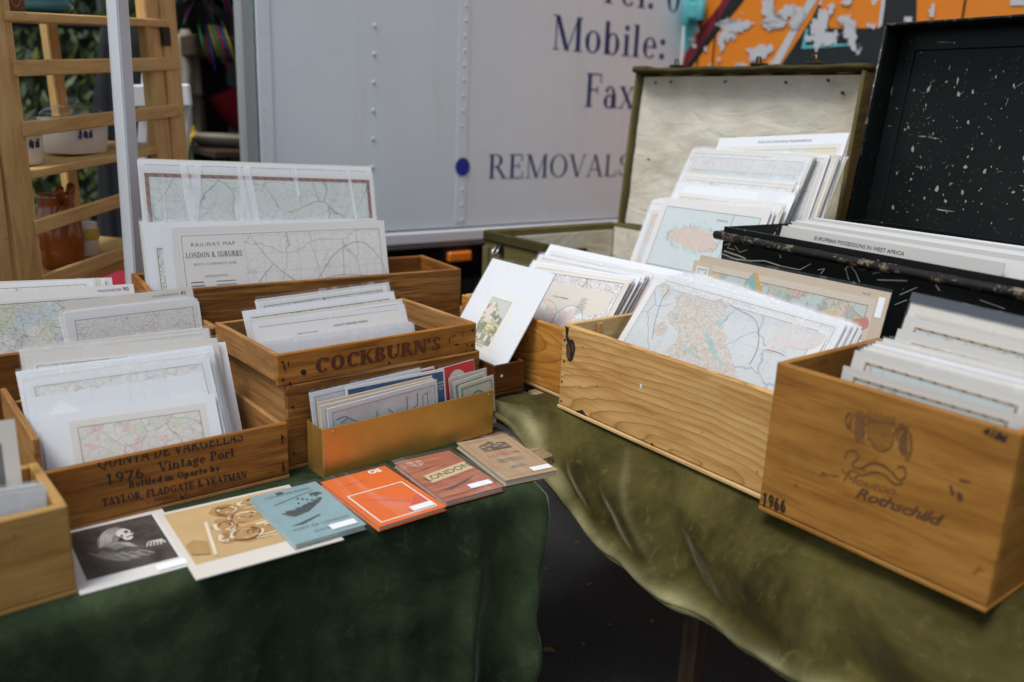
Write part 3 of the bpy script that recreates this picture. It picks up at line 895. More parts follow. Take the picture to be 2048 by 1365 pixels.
# ---- the white removals lorry, its open back towards the left
TE, TN = frame(37)
tp = at_z(870, 491, .92)
td = tp.dot(TN)
TL0 = at_plane(520, 200, TN, td)
TR0 = at_plane(1366, 60, TN, td)
TLEN = (TR0 - TL0).dot(TE)
lor = empty('removals_lorry', Vector((TL0.x, TL0.y, 0)), 37, 'large white removals lorry with dark blue lettering and an open back', 'lorry')
DEP = 2.25
board('side_panel', lor, LORRY, (TLEN / 2, .02, 2.12), (TLEN, .04, 2.26), bev=.004)
board('bottom_rail', lor, WHITEM, (TLEN / 2, .012, .957), (TLEN, .06, .05), bev=.006)
board('rail_lip', lor, GREYM, (TLEN / 2, .03, .921), (TLEN, .05, .02), bev=.003)
board('far_side_panel', lor, GREYM, (TLEN / 2, DEP - .02, 2.12), (TLEN, .04, 2.26))
board('roof', lor, WHITEM, (TLEN / 2, DEP / 2, 3.27), (TLEN, DEP, .04))
board('bulkhead', lor, GREYM, (TLEN - .03, DEP / 2, 2.12), (.04, DEP - .09, 2.24))
board('load_floor', lor, W_DARK, (TLEN / 2, DEP / 2 + .03, .955), (TLEN - .02, DEP - .1, .05), bev=.003)
board('corner_post', lor, GREYM, (-.03, .04, 1.95), (.055, .06, 1.9), 'z', bev=.008)
board('corner_post', lor, GREYM, (-.03, DEP - .06, 2.1), (.055, .10, 2.2), 'z', bev=.008)
tube('door_handle_bar', [(-.04, .02, 2.0), (-.05, .10, 2.0), (-.05, .35, 2.06), (-.05, .6, 2.10)], .02, BLACK, lor)
board('chassis_beam', lor, CHASSIS, (TLEN / 2, .45, .76), (TLEN - .1, .08, .2))
board('chassis_beam', lor, CHASSIS, (TLEN / 2, 1.7, .76), (TLEN - .1, .08, .2))
board('underside_block', lor, CHASSIS, (1.1, .32, .52), (.9, .4, .42), bev=.02)  # made-up dark box, blocks the lit ground showing under the lorry
board('underside_block_long', lor, CHASSIS, (2.5, .34, .5), (1.4, .4, .46), bev=.02)  # another added box, same purpose: keeps the underside dark
board('underside_screen', lor, CHASSIS, (1.6, 1.2, .5), (2.4, .1, .7), bev=.02)  # added dark plate screening off the bright ground beyond
for wx in (.55, 3.25):
    w = lathe('wheel', [(.16, -.12), (.42, -.13), (.46, -.09), (.46, .09), (.42, .13), (.16, .12)], BLACK, lor, (wx, .75, .46), 28, rot=(R(90), 0, 0))
    lathe('wheel_hub', [(.17, -.02), (.17, .05), (.08, .09)], GREYM, w, (0, 0, .09), 16)
def tpx(u, v):
    p = at_plane(u, v, TN, td) - lor.location
    return p.dot(TE), p.z
mk = board('marker_lamp', lor, AMBER, (tpx(915, 512)[0], -.012, tpx(915, 512)[1]), (.115, .03, .042), bev=.006)
board('lamp_bracket', lor, CHASSIS, (tpx(915, 512)[0], .03, tpx(915, 512)[1] + .012), (.14, .05, .06))
bm = bmesh.new()
bmesh.ops.create_uvsphere(bm, u_segments=8, v_segments=5, radius=.0075, matrix=Matrix.Diagonal((1, .5, 1, 1)))
riv_me = bm_mesh(bm, 'rivet', True)
riv_me.materials.append(simple('dull_rivet', (.60, .65, .69), .5, .2, 60))
for (ux, uy0, uy1, k, x1) in ((531, 8, 312, 11, 529), (749, 52, 335, 6, 745), (932, 12, 252, 9, 924), (924, 380, 440, 3, 922)):
    for i in range(k):
        x, z = tpx(ux + (x1 - ux) * i / (k - 1), uy0 + (uy1 - uy0) * i / (k - 1))
        link('rivet', riv_me, None, lor, (x, -.002, z))
board('panel_joint_strip', lor, LORRY, (tpx(925, 200)[0], -.002, 2.11), (.05, .0018, 2.2), 'z', bev=.0008)
board('edge_strip', lor, LORRY, (tpx(531, 200)[0], -.002, 2.11), (.05, .006, 2.2), 'z', bev=.002)
def lorry_text(txt, A, B, capA, mat, name='lettering', **kw):
    x0, z0 = tpx(*A)
    x1, z1 = tpx(*B)
    h = tpx(*capA)[1] - z0
    ps, w = serif(txt, h, **kw)
    k = (x1 - x0) / w
    return flat(name, [[(x * k, y) for x, y in p] for p in ps], mat, lor, 0, front_mtx(x0, z0, -.0008))
lorry_text('Mobile:', (1104, 99), (1334, 121), (1107, 29), NAVY)
lorry_text('Fax:', (1168, 214), (1287, 222), (1170, 146), NAVY)
lorry_text('REMOVALS', (975, 358), (1262, 353), (976, 309), NAVY, T=.13)
lorry_text('Tel: 01', (1196, 4), (1394, 22), (1200, -62), NAVY)
x, z = tpx(924, 334)
dx = tpx(938, 334)[0] - tpx(909, 334)[0]
flat('blue_dot', [ngon(0, 0, dx / 2, (tpx(924, 316)[1] - tpx(924, 353)[1]) / 2)], BLUE, lor, 0, front_mtx(x, z, -.0052))

# ---- the sprayed lorry standing square to the white one
GE = RS.copy()
GN = RN.copy()
gp = lor.location + TE * TLEN
gd = (gp + GE * .015).dot(GN)
G0 = at_plane(1368, 60, GN, gd)
gr = empty('sprayed_lorry', Vector((G0.x, G0.y, 0)), -52, 'lorry sprayed with orange and black graffiti, the paint flaking off', 'lorry')
GLEN = 3.4
gb = bmesh.new()
box_bm(gb, (GLEN / 2 - .0, 1.0, 2.05), (GLEN, 2.0, 2.4), .01)
link('body', bm_mesh(gb, 'body'), GRAF, gr)
board('underframe', gr, CHASSIS, (GLEN / 2, 1.0, .72), (GLEN - .2, 1.6, .22))
for wx in (.7, 2.7):
    for wy in (.25, 1.75):
        lathe('wheel', [(.16, -.1), (.40, -.12), (.43, -.08), (.43, .08), (.40, .12), (.16, .1)], BLACK, gr, (wx, wy, .43), 24, rot=(R(90), 0, 0))
def gpx(u, v):
    p = at_plane(u, v, GN, gd) - gr.location
    return p.dot(GE), p.z
def gpoly(name, pts, mat, y): return flat(name, [[gpx(*p) for p in pts]], mat, gr, 0, front_mtx(0, 0, y))
gpoly('turquoise_edge', [(1369, 200), (1369, -40), (1425, -40), (1400, 30), (1384, 90), (1376, 140)], G_TEAL, -.001)
gpoly('crimson_band', [(1358, 150), (1372, 105), (1400, 60), (1440, 10), (1462, -30), (1480, -30), (1455, 10), (1420, 70), (1385, 118), (1362, 150), (1354, 170)], G_CRIM, -.002)
gpoly('black_outline', [(1352, 175), (1362, 148), (1385, 116), (1418, 70), (1455, 10), (1482, -35), (1512, -35), (1485, 5), (1440, 60), (1400, 110), (1372, 142), (1354, 160)], G_BLACK, -.003)
gpoly('black_field', [(1545, 155), (1580, 105), (1622, 40), (1645, -5), (1660, -40), (1644, 5), (1642, 20), (1660, 57), (1757, 57), (1763, 20), (1768, -40), (1835, -40), (1833, 52), (1830, 200), (1545, 200)], G_BLACK, -.002)
gpoly('white_stripe', [(1528, 155), (1580, 62), (1612, 8), (1634, -40), (1656, -40), (1634, 2), (1600, 55), (1548, 152)], G_WHITE, -.003)
gpoly('white_patch', [(1612, 156), (1615, 136), (1660, 131), (1737, 132), (1740, 156)], G_WHITE, -.003)
gpoly('white_edge', [(1757, 57), (1763, 10), (1767, -40), (1776, -40), (1771, 10), (1765, 52)], G_WHITE, -.004)
gpoly('pale_block', [(2021, 12), (2021, -40), (2100, -40), (2100, 10)], G_WHITE, -.003)
gpoly('turquoise_line', [(1604, 98), (1613, 58), (1618, 58), (1612, 92), (1660, 88), (1725, 89), (1660, 95)], G_TEAL, -.004)
for i, (cx, cy, rx, ry) in enumerate([(1470, 52, 27, 14), (1452, 72, 14, 10), (1446, 84, 7, 16), (1538, 14, 16, 22), (1550, 44, 22, 17), (1586, 22, 20, 14), (1594, 40, 12, 20), (1520, 105, 26, 13), (1483, 133, 12, 6), (1641, 58, 15, 38), (1650, 78, 26, 16), (1703, 64, 11, 36), (1688, 40, 12, 8), (1664, 17, 7, 12), (1697, 2, 10, 8), (1745, 51, 8, 6), (1866, 24, 6, 12), (1820, 42, 9, 8), (1386, 80, 6, 4), (1390, 92, 5, 5), (1397, 60, 4, 4), (1413, 98, 4, 4), (1421, 139, 4, 12), (1440, 120, 4, 4)]):
    flat('flaked_patch', [rough_edge([gpx(*p) for p in blob(cx, cy, rx, ry, 26, .42, i + 3)], min(.016, rx * .0011), i)], G_WHITE, gr, 0, front_mtx(0, 0, -.0055 - i * .0001))
for (ua, va, ub, vb) in ((1407, 40, 1389, 156), (1934, -30, 1926, 48), (1434, 20, 1425, 150)):
    xa, za = gpx(ua, va)
    xb, zb = gpx(ub, vb)
    board('plank_seam', gr, CHASSIS, ((xa + xb) / 2, -.003, (za + zb) / 2), (.007, .004, abs(za - zb)), 'z', bev=.0005)
hx, hz = gpx(1398, 30)
hg = board('door_hinge', gr, G_TEAL, (hx - .005, -.03, hz + .012), (.085, .05, .075), bev=.010)
lathe('hinge_knuckle', [(.019, -.045), (.022, -.04), (.022, .04), (.019, .045)], G_TEAL, hg, (.05, -.012, .0), 12)
lathe('hinge_knuckle', [(.019, -.05), (.022, -.045), (.022, .05), (.019, .055)], G_TEAL, hg, (-.035, -.012, -.01), 12)
lathe('hinge_pin', [(.007, -.06), (.007, .10)], IRON, hg, (.05, -.012, .0), 8)

# ================================================================== TABLES AND CLOTHS
def trestle(name, label, loc, yaw, boards, legs, ztop, th=.022, mat=W_OLD):
    t = empty(name, loc, yaw, label, 'table')
    for (x0, x1, y0, y1) in boards:
        board('plank', t, mat, ((x0 + x1) / 2, (y0 + y1) / 2, ztop - th / 2), (x1 - x0, y1 - y0 - .004, th), 'x', bev=.004, jit=.0012)
    for (x, y) in legs:
        board('leg', t, W_DARK, (x, y, (ztop - th) / 2), (.042, .042, ztop - th - .001), 'z', bev=.004)
    return t
trestle('trestle_table', 'trestle table under the dark green velvet, bare plank showing at its right end', (0, 0, 0), 40,
        [(-1.0, 1.215, 1.285, 1.50), (-1.0, 1.19, 1.50, 1.74), (-1.0, 1.185, 1.74, 1.98), (-1.0, 1.16, 1.98, 2.45)], [(1.0, 1.36), (1.0, 2.3), (-.8, 1.36), (-.8, 2.3)], .7385)
rt = trestle('trestle_table', 'trestle table under the olive velvet, worn thick plank end poking out at its left', (0, 0, 0), -52,
             [(-1.55, .5, 1.262, 1.55), (-1.86, .5, 1.55, 1.80), (-2.4, .5, 1.80, 2.04), (-2.4, .5, 2.04, 2.45)], [(-1.03, 1.35), (.3, 1.35), (-1.03, 2.35), (-2.3, 2.3), (.3, 2.35)], .809)
board('plank', rt, W_OLD, (-1.598, 1.30, .739), (.155, .20, .044), 'y', bev=.008, jit=.004)
board('plank', rt, W_OLD, (-1.66, 1.60, .764), (.35, .40, .044), 'y', bev=.006, jit=.003)
board('plank', rt, W_OLD, (-2.05, 1.70, .798), (.7, .19, .022), 'x', bev=.004)

def grid_mesh(name, pts, mat, label, cat, sub=True):
    nj, ni = len(pts), len(pts[0])
    vs = [p for r in pts for p in r]
    fs = [(j * ni + i, j * ni + i + 1, (j + 1) * ni + i + 1, (j + 1) * ni + i) for j in range(nj - 1) for i in range(ni - 1)]
    me = bpy.data.meshes.new(name)
    me.from_pydata(vs, [], fs)
    for p in me.polygons: p.use_smooth = True
    o = link(name, me, mat)
    if cat: tag(o, label, cat)
    sm = o.modifiers.new('thickness', 'SOLIDIFY')
    sm.thickness = .0025
    sm.offset = 0
    return o
def ease(t): return t * t * (3 - 2 * t)
def itp(x, tab):
    if x <= tab[0][0]: return tab[0][1]
    for (a, b), (c, d) in zip(tab, tab[1:]):
        if x <= c: return b + (d - b) * (x - a) / (c - a)
    return tab[-1][1]

# green cloth
def be(a): return 1.271 - .079 * (a - .13) / .976 - .012
rows = []
NA = 150
for j in range(64):
    row = []
    for i in range(NA):
        u = i / (NA - 1)
        a = -.9 + (1.082 + .9) * (u ** .8)
        f = max(0., (a - .74) / .342)
        if j < 12:
            b = 1.95 + (be(a) + .012 - 1.95) * ease(j / 11) if j < 11 else be(a) + .004
            z = .7425 + .0012 * mnoise.noise(Vector((a * 9, b * 9, 0))) if j < 11 else .7395
            if a > .98 and j < 9: z = .7425
            aa = a
            if a > 1.02: aa = a + .006 * mnoise.noise(Vector((b * 14, 2, 1)))
        else:
            t = (j - 11) / 52
            z = .7395 - t * .735
            wob = mnoise.noise(Vector((a * 3.2, z * 1.2, 3.3))) * .02 * t
            fold = f ** .7 * (1 - abs(math.sin(f * 7.0 - .5 + .6 * t + .5 * mnoise.noise(Vector((a * 2, z * 2, 9)))))) ** 1.4 * (.012 + .080 * t ** .6)
            crease = (.006 * mnoise.noise(Vector((a * 5, z * 14, 7))) + .006 * mnoise.noise(Vector((a * 22, z * 9, 2)))) * min(1, 4 * t)
            big = .018 * math.sin(a * 7.5 + .5 + t) * t * (1 - .6 * f)
            b = be(a) - .004 - .012 * min(1, t * 6) - fold - wob - crease - big
            aa = a - f * f * .058 * t + f ** 3 * (.010 * math.sin(t * 13 + 1) + .006 * math.sin(t * 29)) * min(1, 5 * t) + .004 * f * mnoise.noise(Vector((t * 9, 4, 4)))
        row.append(Lp(aa, b, max(z, .006)))
    rows.append(row)
grid_mesh('green_velvet_cloth', rows, VELVET_G, 'dark green velvet cloth hanging to the ground over the left table', 'cloth')

# olive cloth
HEM = [(-1.545, .803), (-1.515, .787), (-1.46, .768), (-1.40, .738), (-1.33, .682), (-1.26, .634), (-1.18, .606), (-1.10, .590), (-1.0, .580), (-.9, .575), (-.78, .574), (-.6, .58), (0, .6), (.6, .6)]
EDGE = [(-1.545, 1.150), (-1.50, 1.165), (-1.44, 1.205), (-1.38, 1.238), (-1.30, 1.25), (.6, 1.25)]
rows = []
FOLD_LIGHT = []
NS = 190
for j in range(70):
    row = []
    light_row = []
    for i in range(NS):
        u = i / (NS - 1)
        s = -1.545 + 2.0 * (u ** 1.35)
        ne, zh = itp(s, EDGE), itp(s, HEM)
        if j < 14:
            t = j / 13
            n = 1.62 + (ne - 1.62) * ease(t) if s > -1.5 else 1.245 + (ne - 1.245) * t
            z = .8125 + .0006 * mnoise.noise(Vector((s * 12, n * 12, 1))) - (.004 if j == 13 else 0)
            if n < 1.26: z = min(z, .8125)
            ss = s
        else:
            t = (j - 13) / 56
            drop = max(.81 - zh, .004)
            dz = t * drop
            z = .8095 - dz
            fold = 0
            for (s0, k, wd, amp) in ((-1.43, .70, .055, .040), (-1.32, .90, .060, .030), (-1.19, 1.05, .105, .062), (-1.0, 1.0, .07, .022), (-.86, .9, .13, .050), (-.55, .7, .12, .045), (-.2, .5, .12, .04)):
                cpos = s0 + k * dz + .35 * dz * dz
                q = (s - cpos) / wd
                fold += amp * math.exp(-q * q * (1 if q < 0 else 2.4)) * ease(min(1, dz / .11))
            hem = .034 * math.exp(-((t - .90) / .085) ** 2) * min(1, drop / .10) - .026 * max(0, (t - .92) / .08)
            wob = (.016 * mnoise.noise(Vector((s * 4 + 3 * z, z * 5, 5))) + .006 * mnoise.noise(Vector((s * 13 + 9 * z, z * 9, 8))) + .0025 * mnoise.noise(Vector((s * 40 + 30 * z, z * 30, 8)))) * min(1, dz / .08) * (1 - .75 * t ** 3)
            fold *= 1 - .6 * t ** 4
            n = ne - .006 - .03 * min(1, dz / .06) - .16 * dz - fold - hem - wob
            ss = s - .02 * math.exp(-((s + 1.45) / .12) ** 2) * dz
        fold_light = 0.
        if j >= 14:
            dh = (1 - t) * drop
            fold_light = math.exp(-((dh - .020 - .012 * mnoise.noise(Vector((s * 6, 1, 1)))) / .014) ** 2) * min(1, drop / .05) * (.65 + .5 * mnoise.noise(Vector((s * 18, 4, 2))))  # pale band painted where the hem roll would catch light
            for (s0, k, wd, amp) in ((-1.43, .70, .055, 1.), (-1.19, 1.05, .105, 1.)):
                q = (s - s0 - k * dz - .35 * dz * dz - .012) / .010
                fold_light += .28 * math.exp(-q * q) * min(1, dz / .05) * (1 - t)  # thin painted highlights along two fold creases
        FOLD_LIGHT.append(max(0., fold_light))
        row.append(Rp(ss, n, z))
    rows.append(row)
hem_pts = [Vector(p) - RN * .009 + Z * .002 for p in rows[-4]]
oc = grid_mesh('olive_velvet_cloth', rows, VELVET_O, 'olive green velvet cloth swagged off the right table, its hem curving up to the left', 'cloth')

at_ = oc.data.attributes.new('fold_light', 'FLOAT', 'POINT')
at_.data.foreach_set('value', FOLD_LIGHT)
VELVET_LIT = velvet('highlit_olive_hem', (.12, .105, .038), (.26, .235, .11), 1.0, (.8, .75, .5), .5)  # paler velvet, paints a highlight onto the hem roll
tube('rolled_hem', [p + RN * .003 * mnoise.noise(Vector((i * .21, 0, 1))) for i, p in enumerate(hem_pts)], [.0060 + .0012 * mnoise.noise(Vector((i * .13, 3, 1))) for i in range(len(hem_pts))], VELVET_LIT, oc, 8)

# ================================================================== LEFT TABLE CRATES
ZL, ZR = .7435, .8145
def on_left(a, b, z=ZL): return Lp(a, b, z)
# named crate, resting on a second one
D = crate('wooden_crate', 'lower of the two stacked brown crates behind the brass box', on_left(.692, 1.524), 40.3, .492, .318, .183, W_ROUGH, W_SIDE, th=.011)
C = crate('wooden_crate', "upper crate lettered COCKBURN'S, holding white map sheets", on_left(.674, 1.5245, ZL + .1845), 40.9, .502, .312, .067, W_COCK, W_SIDE, th=.011, base=False, floor=.80)
C.mg = .022
P = crate('wooden_crate', 'port crate stamped 1976 Vintage Port in black', on_left(.234, 1.497), 39.2, .444, .325, .120, W_PORT, W_SIDE, th=.011, side_h=.178, back_h=.15, right_h=.112)
Q = crate('wooden_crate', 'brown crate of city street maps at the left, behind the port crate', on_left(-.10, 1.848), 40, .782, .30, .237, W_PORT, W_SIDE, th=.011)
mo = Vector((0, 0, 0))
mfl, mfr = at_z(396, 577, 1.05), at_z(923, 538, 1.05)
myaw = math.degrees(math.atan2(mfr.y - mfl.y, mfr.x - mfl.x))
me_, mn_ = frame(myaw)
M0 = mfr - me_ * .81
M = crate('wooden_crate', 'long rough sawn crate holding the big railway maps', (M0.x, M0.y, ZL), myaw, .81, .24, 1.05 - ZL, W_ROUGH, W_PORT, th=.013)
def cpx(cr, u, v):
    p = at_plane(u, v, cr.nv, cr.d0) - cr.root.location
    return p.dot(cr.e), p.z
def crate_text(cr, txt, A, B, cap, mat, clip=None, y=-.0007, name='lettering', **kw):
    x0, z0 = cpx(cr, *A)
    x1, z1 = cpx(cr, *B)
    h = cap
    ps, w = serif(txt, h, **kw)
    k = (x1 - x0) / w
    sl = (z1 - z0) / (x1 - x0)
    out = []
    for p in ps:
        q = [(x * k, yy) for x, yy in p]
        if clip:
            lim = clip * h
            r = []
            for a, b in zip(q, q[1:] + q[:1]):
                if a[1] <= lim: r.append(a)
                if (a[1] <= lim) != (b[1] <= lim):
                    t = (lim - a[1]) / (b[1] - a[1])
                    r.append((a[0] + t * (b[0] - a[0]), lim))
            q = r
        if len(q) > 2: out.append([(x, yy + x * sl) for x, yy in q])
    return flat(name, out, mat, cr.root, 0, front_mtx(x0, z0, y))
crate_text(C, "COCKBURN'S", (630, 748), (883, 699), .032, BRAND_RED, T=.29, t=.12, sw=.06, sh=.10, sp=.03)
crate_text(D, 'QUINTA DO S.', (620, 806), (868, 757), .030, BRAND_RED, T=.24, t=.10, sw=.07, sh=.10, sp=.03)
crate_text(P, 'QUINTA DE VARGELLAS', (196, 940), (488, 882), .022, INK, clip=.62, T=.17, t=.11, sh=.11, sw=.05)
crate_text(P, '1976', (212, 971), (291, 955), .0205, INK, T=.17, t=.12, sp=.12, sh=.08)
crate_text(P, 'Vintage Port', (318, 945), (470, 913), .0195, INK, T=.19, t=.10, sh=.1)
crate_text(P, 'Bottled in Oporto by', (258, 977), (441, 941), .0135, INK, T=.24, t=.12, sh=.12)
crate_text(P, 'TAYLOR, FLADGATE & YEATMAN', (205, 1014), (494, 956), .0155, INK, T=.23, t=.10, sh=.09)
crate_text(P, 'VINHOS, S.A.', (309, 1004), (378, 990), .0065, INK, T=.2, t=.11)
for cr in (P, C, D):
    nails(cr.root, [(.012, -.0006, cr.H * .2), (.012, -.0006, cr.H * .75), (cr.L - .012, -.0006, cr.H * .2), (cr.L - .012, -.0006, cr.H * .75), (cr.L * .52, -.0006, cr.H * .12)])
for zz in (.016, .075):
    board('corner_staple', P.root, IRON, (P.L - .014, -.0006, zz + .012), (.003, .0016, .02), 'z', bev=.0004)
x, z = cpx(C, 607, 745)
flat('knot', [blob(0, 0, .007, .006, 14, .2, 5)], INK, C.root, 0, front_mtx(x, z))
for k, (u, v, rx, ry) in enumerate([(569, 735, .002, .008), (577, 728, .0016, .006), (580, 768, .003, .006), (899, 680, .0015, .009), (907, 672, .006, .0014), (913, 690, .005, .003), (925, 668, .001, .008), (934, 690, .002, .003), (932, 702, .0015, .004)]):
    flat('burn_mark', [blob(0, 0, rx, ry, 12, .4, k + 11)], W_LETTER, C.root, 0, front_mtx(*cpx(C, u, v)))

# near left pale box
N = crate('wooden_box', 'pale wooden box at the bottom left corner, nearest the front', on_left(-.22, 1.283), 40.5, .456, .195, .148, W_PLY, W_PLY, th=.015)

# brass box
bt = empty('brass_box', on_left(.733, 1.4515), 41, 'open topped brass box holding tube and bus maps', 'box')
BL, BW, BH, BT = .442, .066, .1055, .0016
for nm, c, d in (('front_panel', (BL / 2, 0, BH / 2), (BL, BT, BH)), ('back_panel', (BL / 2, BW, BH / 2), (BL, BT, BH)), ('side_panel', (0, BW / 2, BH / 2), (BT, BW - BT, BH)),
                 ('side_panel', (BL, BW / 2, BH / 2), (BT, BW - BT, BH)), ('base_panel', (BL / 2, BW / 2, BT / 2), (BL - BT, BW - BT, BT))):
    board(nm, bt, BRASS, c, d, 'x', bev=.0004)
board('corner_seam', bt, STEEL, (.006, -.0014, BH * .42), (.003, .0012, BH * .5), 'z', bev=.0003)
for x in (.024, BL - .016):
    lathe('rivet_head', [(.0026, 0), (.0022, .0012)], STEEL, bt, (x, -.0008, BH - .009), 8, rot=(R(90), 0, 0))
BX = Crate()
BX.e, BX.nv = frame(41)
BX.d0, BX.floor, BX.th, BX.root = bt.location.dot(BX.nv), ZL + .004, .002, bt

# mahogany box
mh = crate('mahogany_box', 'small dark mahogany box the flower print stands in', Lp(1.196, 1.487, ZR + .0035), 38, .092, .235, .079, W_MAHO, W_MAHO, th=.007)
flat('paint_chip', [blob(0, 0, .0035, .0045, 10, .4, 3)], PAPER, mh.root, 0, front_mtx(*cpx(mh, 1003, 752)))

# ================================================================== RIGHT TABLE CRATES
R2 = crate('wooden_crate', 'long yellow pine crate with bold grain in the middle of the right table', Rp(-1.402, 1.240, ZR), -52.4, .592, .325, .2025, W_PINE, W_INNER, th=.013, base_lip=.004, group=None)
R3 = crate('wine_case', 'golden wine case branded with a crest and 1966, nearest the camera on the right', Rp(-.806, 1.197, ZR), -51.7, .388, .318, .273, W_WINE, W_WINE, th=.013, inner=W_PLY)
R1 = crate('wooden_crate', 'amber pine crate behind the flower print', Rp(-1.875, 1.283, ZR + .0005), -52, .465, .268, .172, W_PINE2, W_INNER, th=.012)
nails(R2.root, [(.010, -.0006, .018), (.008, -.0006, .065), (.010, -.0006, .165), (.012, -.0006, .115), (.30, -.0006, .012)])
nails(R1.root, [(.10, -.0006, .05), (.16, -.0006, .12), (.445, -.0006, .06), (.06, -.0006, .1)])
board('inner_batten', R2.root, W_PLY, (.0175, .10, .165), (.008, .014, .06), 'z', bev=.001)
# knots on the pine front
KN = simple('dark_pine_knot', (.10, .045, .015), .7, .5, 90)
KB = simple('knot_bark', (.018, .009, .005), .9, .4, 90)
x, z = cpx(R2, 1139, 700)
flat('knot', [blob(0, 0, .0155, .026, 20, .12, 2)], KB, R2.root, 0, front_mtx(x + .004, z, -.0006))
flat('knot', [blob(0, 0, .0115, .020, 20, .12, 2)], KN, R2.root, 0, front_mtx(x + .003, z - .002, -.0008))
flat('bark_streak', [[cpx(R2, *p) for p in ((1131, 652), (1138, 656), (1136, 672), (1143, 685), (1147, 712), (1139, 722), (1142, 700), (1133, 680))]], KB, R2.root, 0, front_mtx(0, 0, -.001))
flat('knot_hole', [[cpx(R2, *p) for p in ((1152, 822), (1166, 820), (1172, 830), (1178, 838), (1166, 834), (1153, 828))]], KB, R2.root, 0, front_mtx(0, 0, -.0008))
flat('white_scuff', [[cpx(R2, *p) for p in ((1280, 768), (1284, 768), (1284, 777), (1281, 777))]], PAPER, R2.root, 0, front_mtx(0, 0, -.0008))
# wine case marks
crate_text(R3, '1966', (1523, 1011), (1572, 1027), .0255, INK, T=.24, t=.16, sp=.05, sh=.09, sw=.05)
def cp(pts): return [cpx(R3, *p) for p in pts]
rr = random.Random(5)
MARK = simple('faded_brand_mark', (.150, .064, .018), .8, .7, 120)
hat = []
for sx, sy0, sy1, wd in ((1718, 826, 906, 17), (1806, 850, 930, 16)):
    for k in range(13):
        x_ = sx + rr.uniform(-wd, wd)
        y0_ = rr.uniform(sy0, sy0 + 40)
        l_ = rr.uniform(14, 34)
        hat += stroke([cpx(R3, x_, y0_), cpx(R3, x_ + rr.uniform(-6, 6), y0_ + l_ * .5), cpx(R3, x_ + rr.uniform(-7, 7), min(sy1, y0_ + l_))], .0022)
    hat.append([cpx(R3, *p) for p in blob(sx + rr.uniform(-4, 4), sy0 + 4, 8, 8, 12, .35, sx)])
    hat.append([cpx(R3, *p) for p in blob(sx, (sy0 + sy1) / 2 - 4, 8, 22, 14, .35, sx + 1)])
for k in range(8):
    yy = 846 + k * 6.2
    hat += stroke([cpx(R3, 1740 + k * .6, yy), cpx(R3, 1784 - (k > 5) * 8, yy + 9)], .0013)
hat += stroke([cpx(R3, *p) for p in curve_pts([(1738, 842), (1739, 870), (1748, 892), (1762, 902), (1780, 896), (1788, 874), (1788, 850), (1738, 842)], 5)], .0018)
for k in range(9):
    x_ = 1738 + k * 6.2
    hat += stroke([cpx(R3, x_, 834 + k * 1.6), cpx(R3, x_ + 2, 820 + k * 1.6 + (k % 2) * 5)], .0020)
hat += stroke([cpx(R3, 1736, 836), cpx(R3, 1792, 850)], .0024)
for pts in ([(1690, 918), (1696, 902), (1712, 902), (1716, 916), (1704, 928), (1720, 936), (1744, 926), (1766, 930), (1786, 946), (1800, 960), (1812, 950), (1808, 934), (1796, 934)], [(1684, 936), (1692, 946), (1708, 940), (1722, 950), (1748, 944), (1770, 950), (1790, 968), (1806, 966)], [(1697, 858), (1692, 838), (1700, 824)], [(1816, 920), (1824, 895), (1820, 866)]):
    hat += stroke([cpx(R3, *p) for p in curve_pts(pts, 5)], .0026)
o = flat('crest', hat, MARK, R3.root, 0, front_mtx(0, 0, -.0008))
o['kind'] = 'stuff'
def slant(cr, txt, A, B, size, mat, bold=.004, y=-.0008):
    x0, z0 = cpx(cr, *A)
    x1, z1 = cpx(cr, *B)
    mm = front_mtx((x0 + x1) / 2, (z0 + z1) / 2, y)
    o = small_text('lettering', txt, size, mat, cr.root, mm, bold, .35, .92)
    xs = [v.co.x for v in o.data.vertices]
    k = (x1 - x0) / (max(xs) - min(xs))
    sl = (z1 - z0) / (x1 - x0)
    for v in o.data.vertices: v.co = (v.co.x * k, v.co.y + v.co.x * k * sl, v.co.z)
    return o
slant(R3, 'Mouton', (1684, 962), (1788, 990), .023, MARK, -.0002)
slant(R3, 'Rothschild', (1706, 992), (1880, 1052), .026, BRANDED, .0004)
slant(R3, 'Baron', (1640, 950), (1676, 956), .010, MARK, 0)
slant(R3, '4186', (1962, 866), (2012, 886), .016, INK, .0004)
flat('stencil_mark', [cp([(1920, 958), (1940, 962), (1940, 966), (1919, 962)]), cp([(1898, 970), (1904, 972), (1910, 990), (1904, 990)]), cp([(1914, 982), (1926, 990), (1924, 1004), (1916, 1000)])], BRANDED, R3.root, 0, front_mtx(0, 0, -.0008))
x1, x2 = .0015, R3.L - .0015

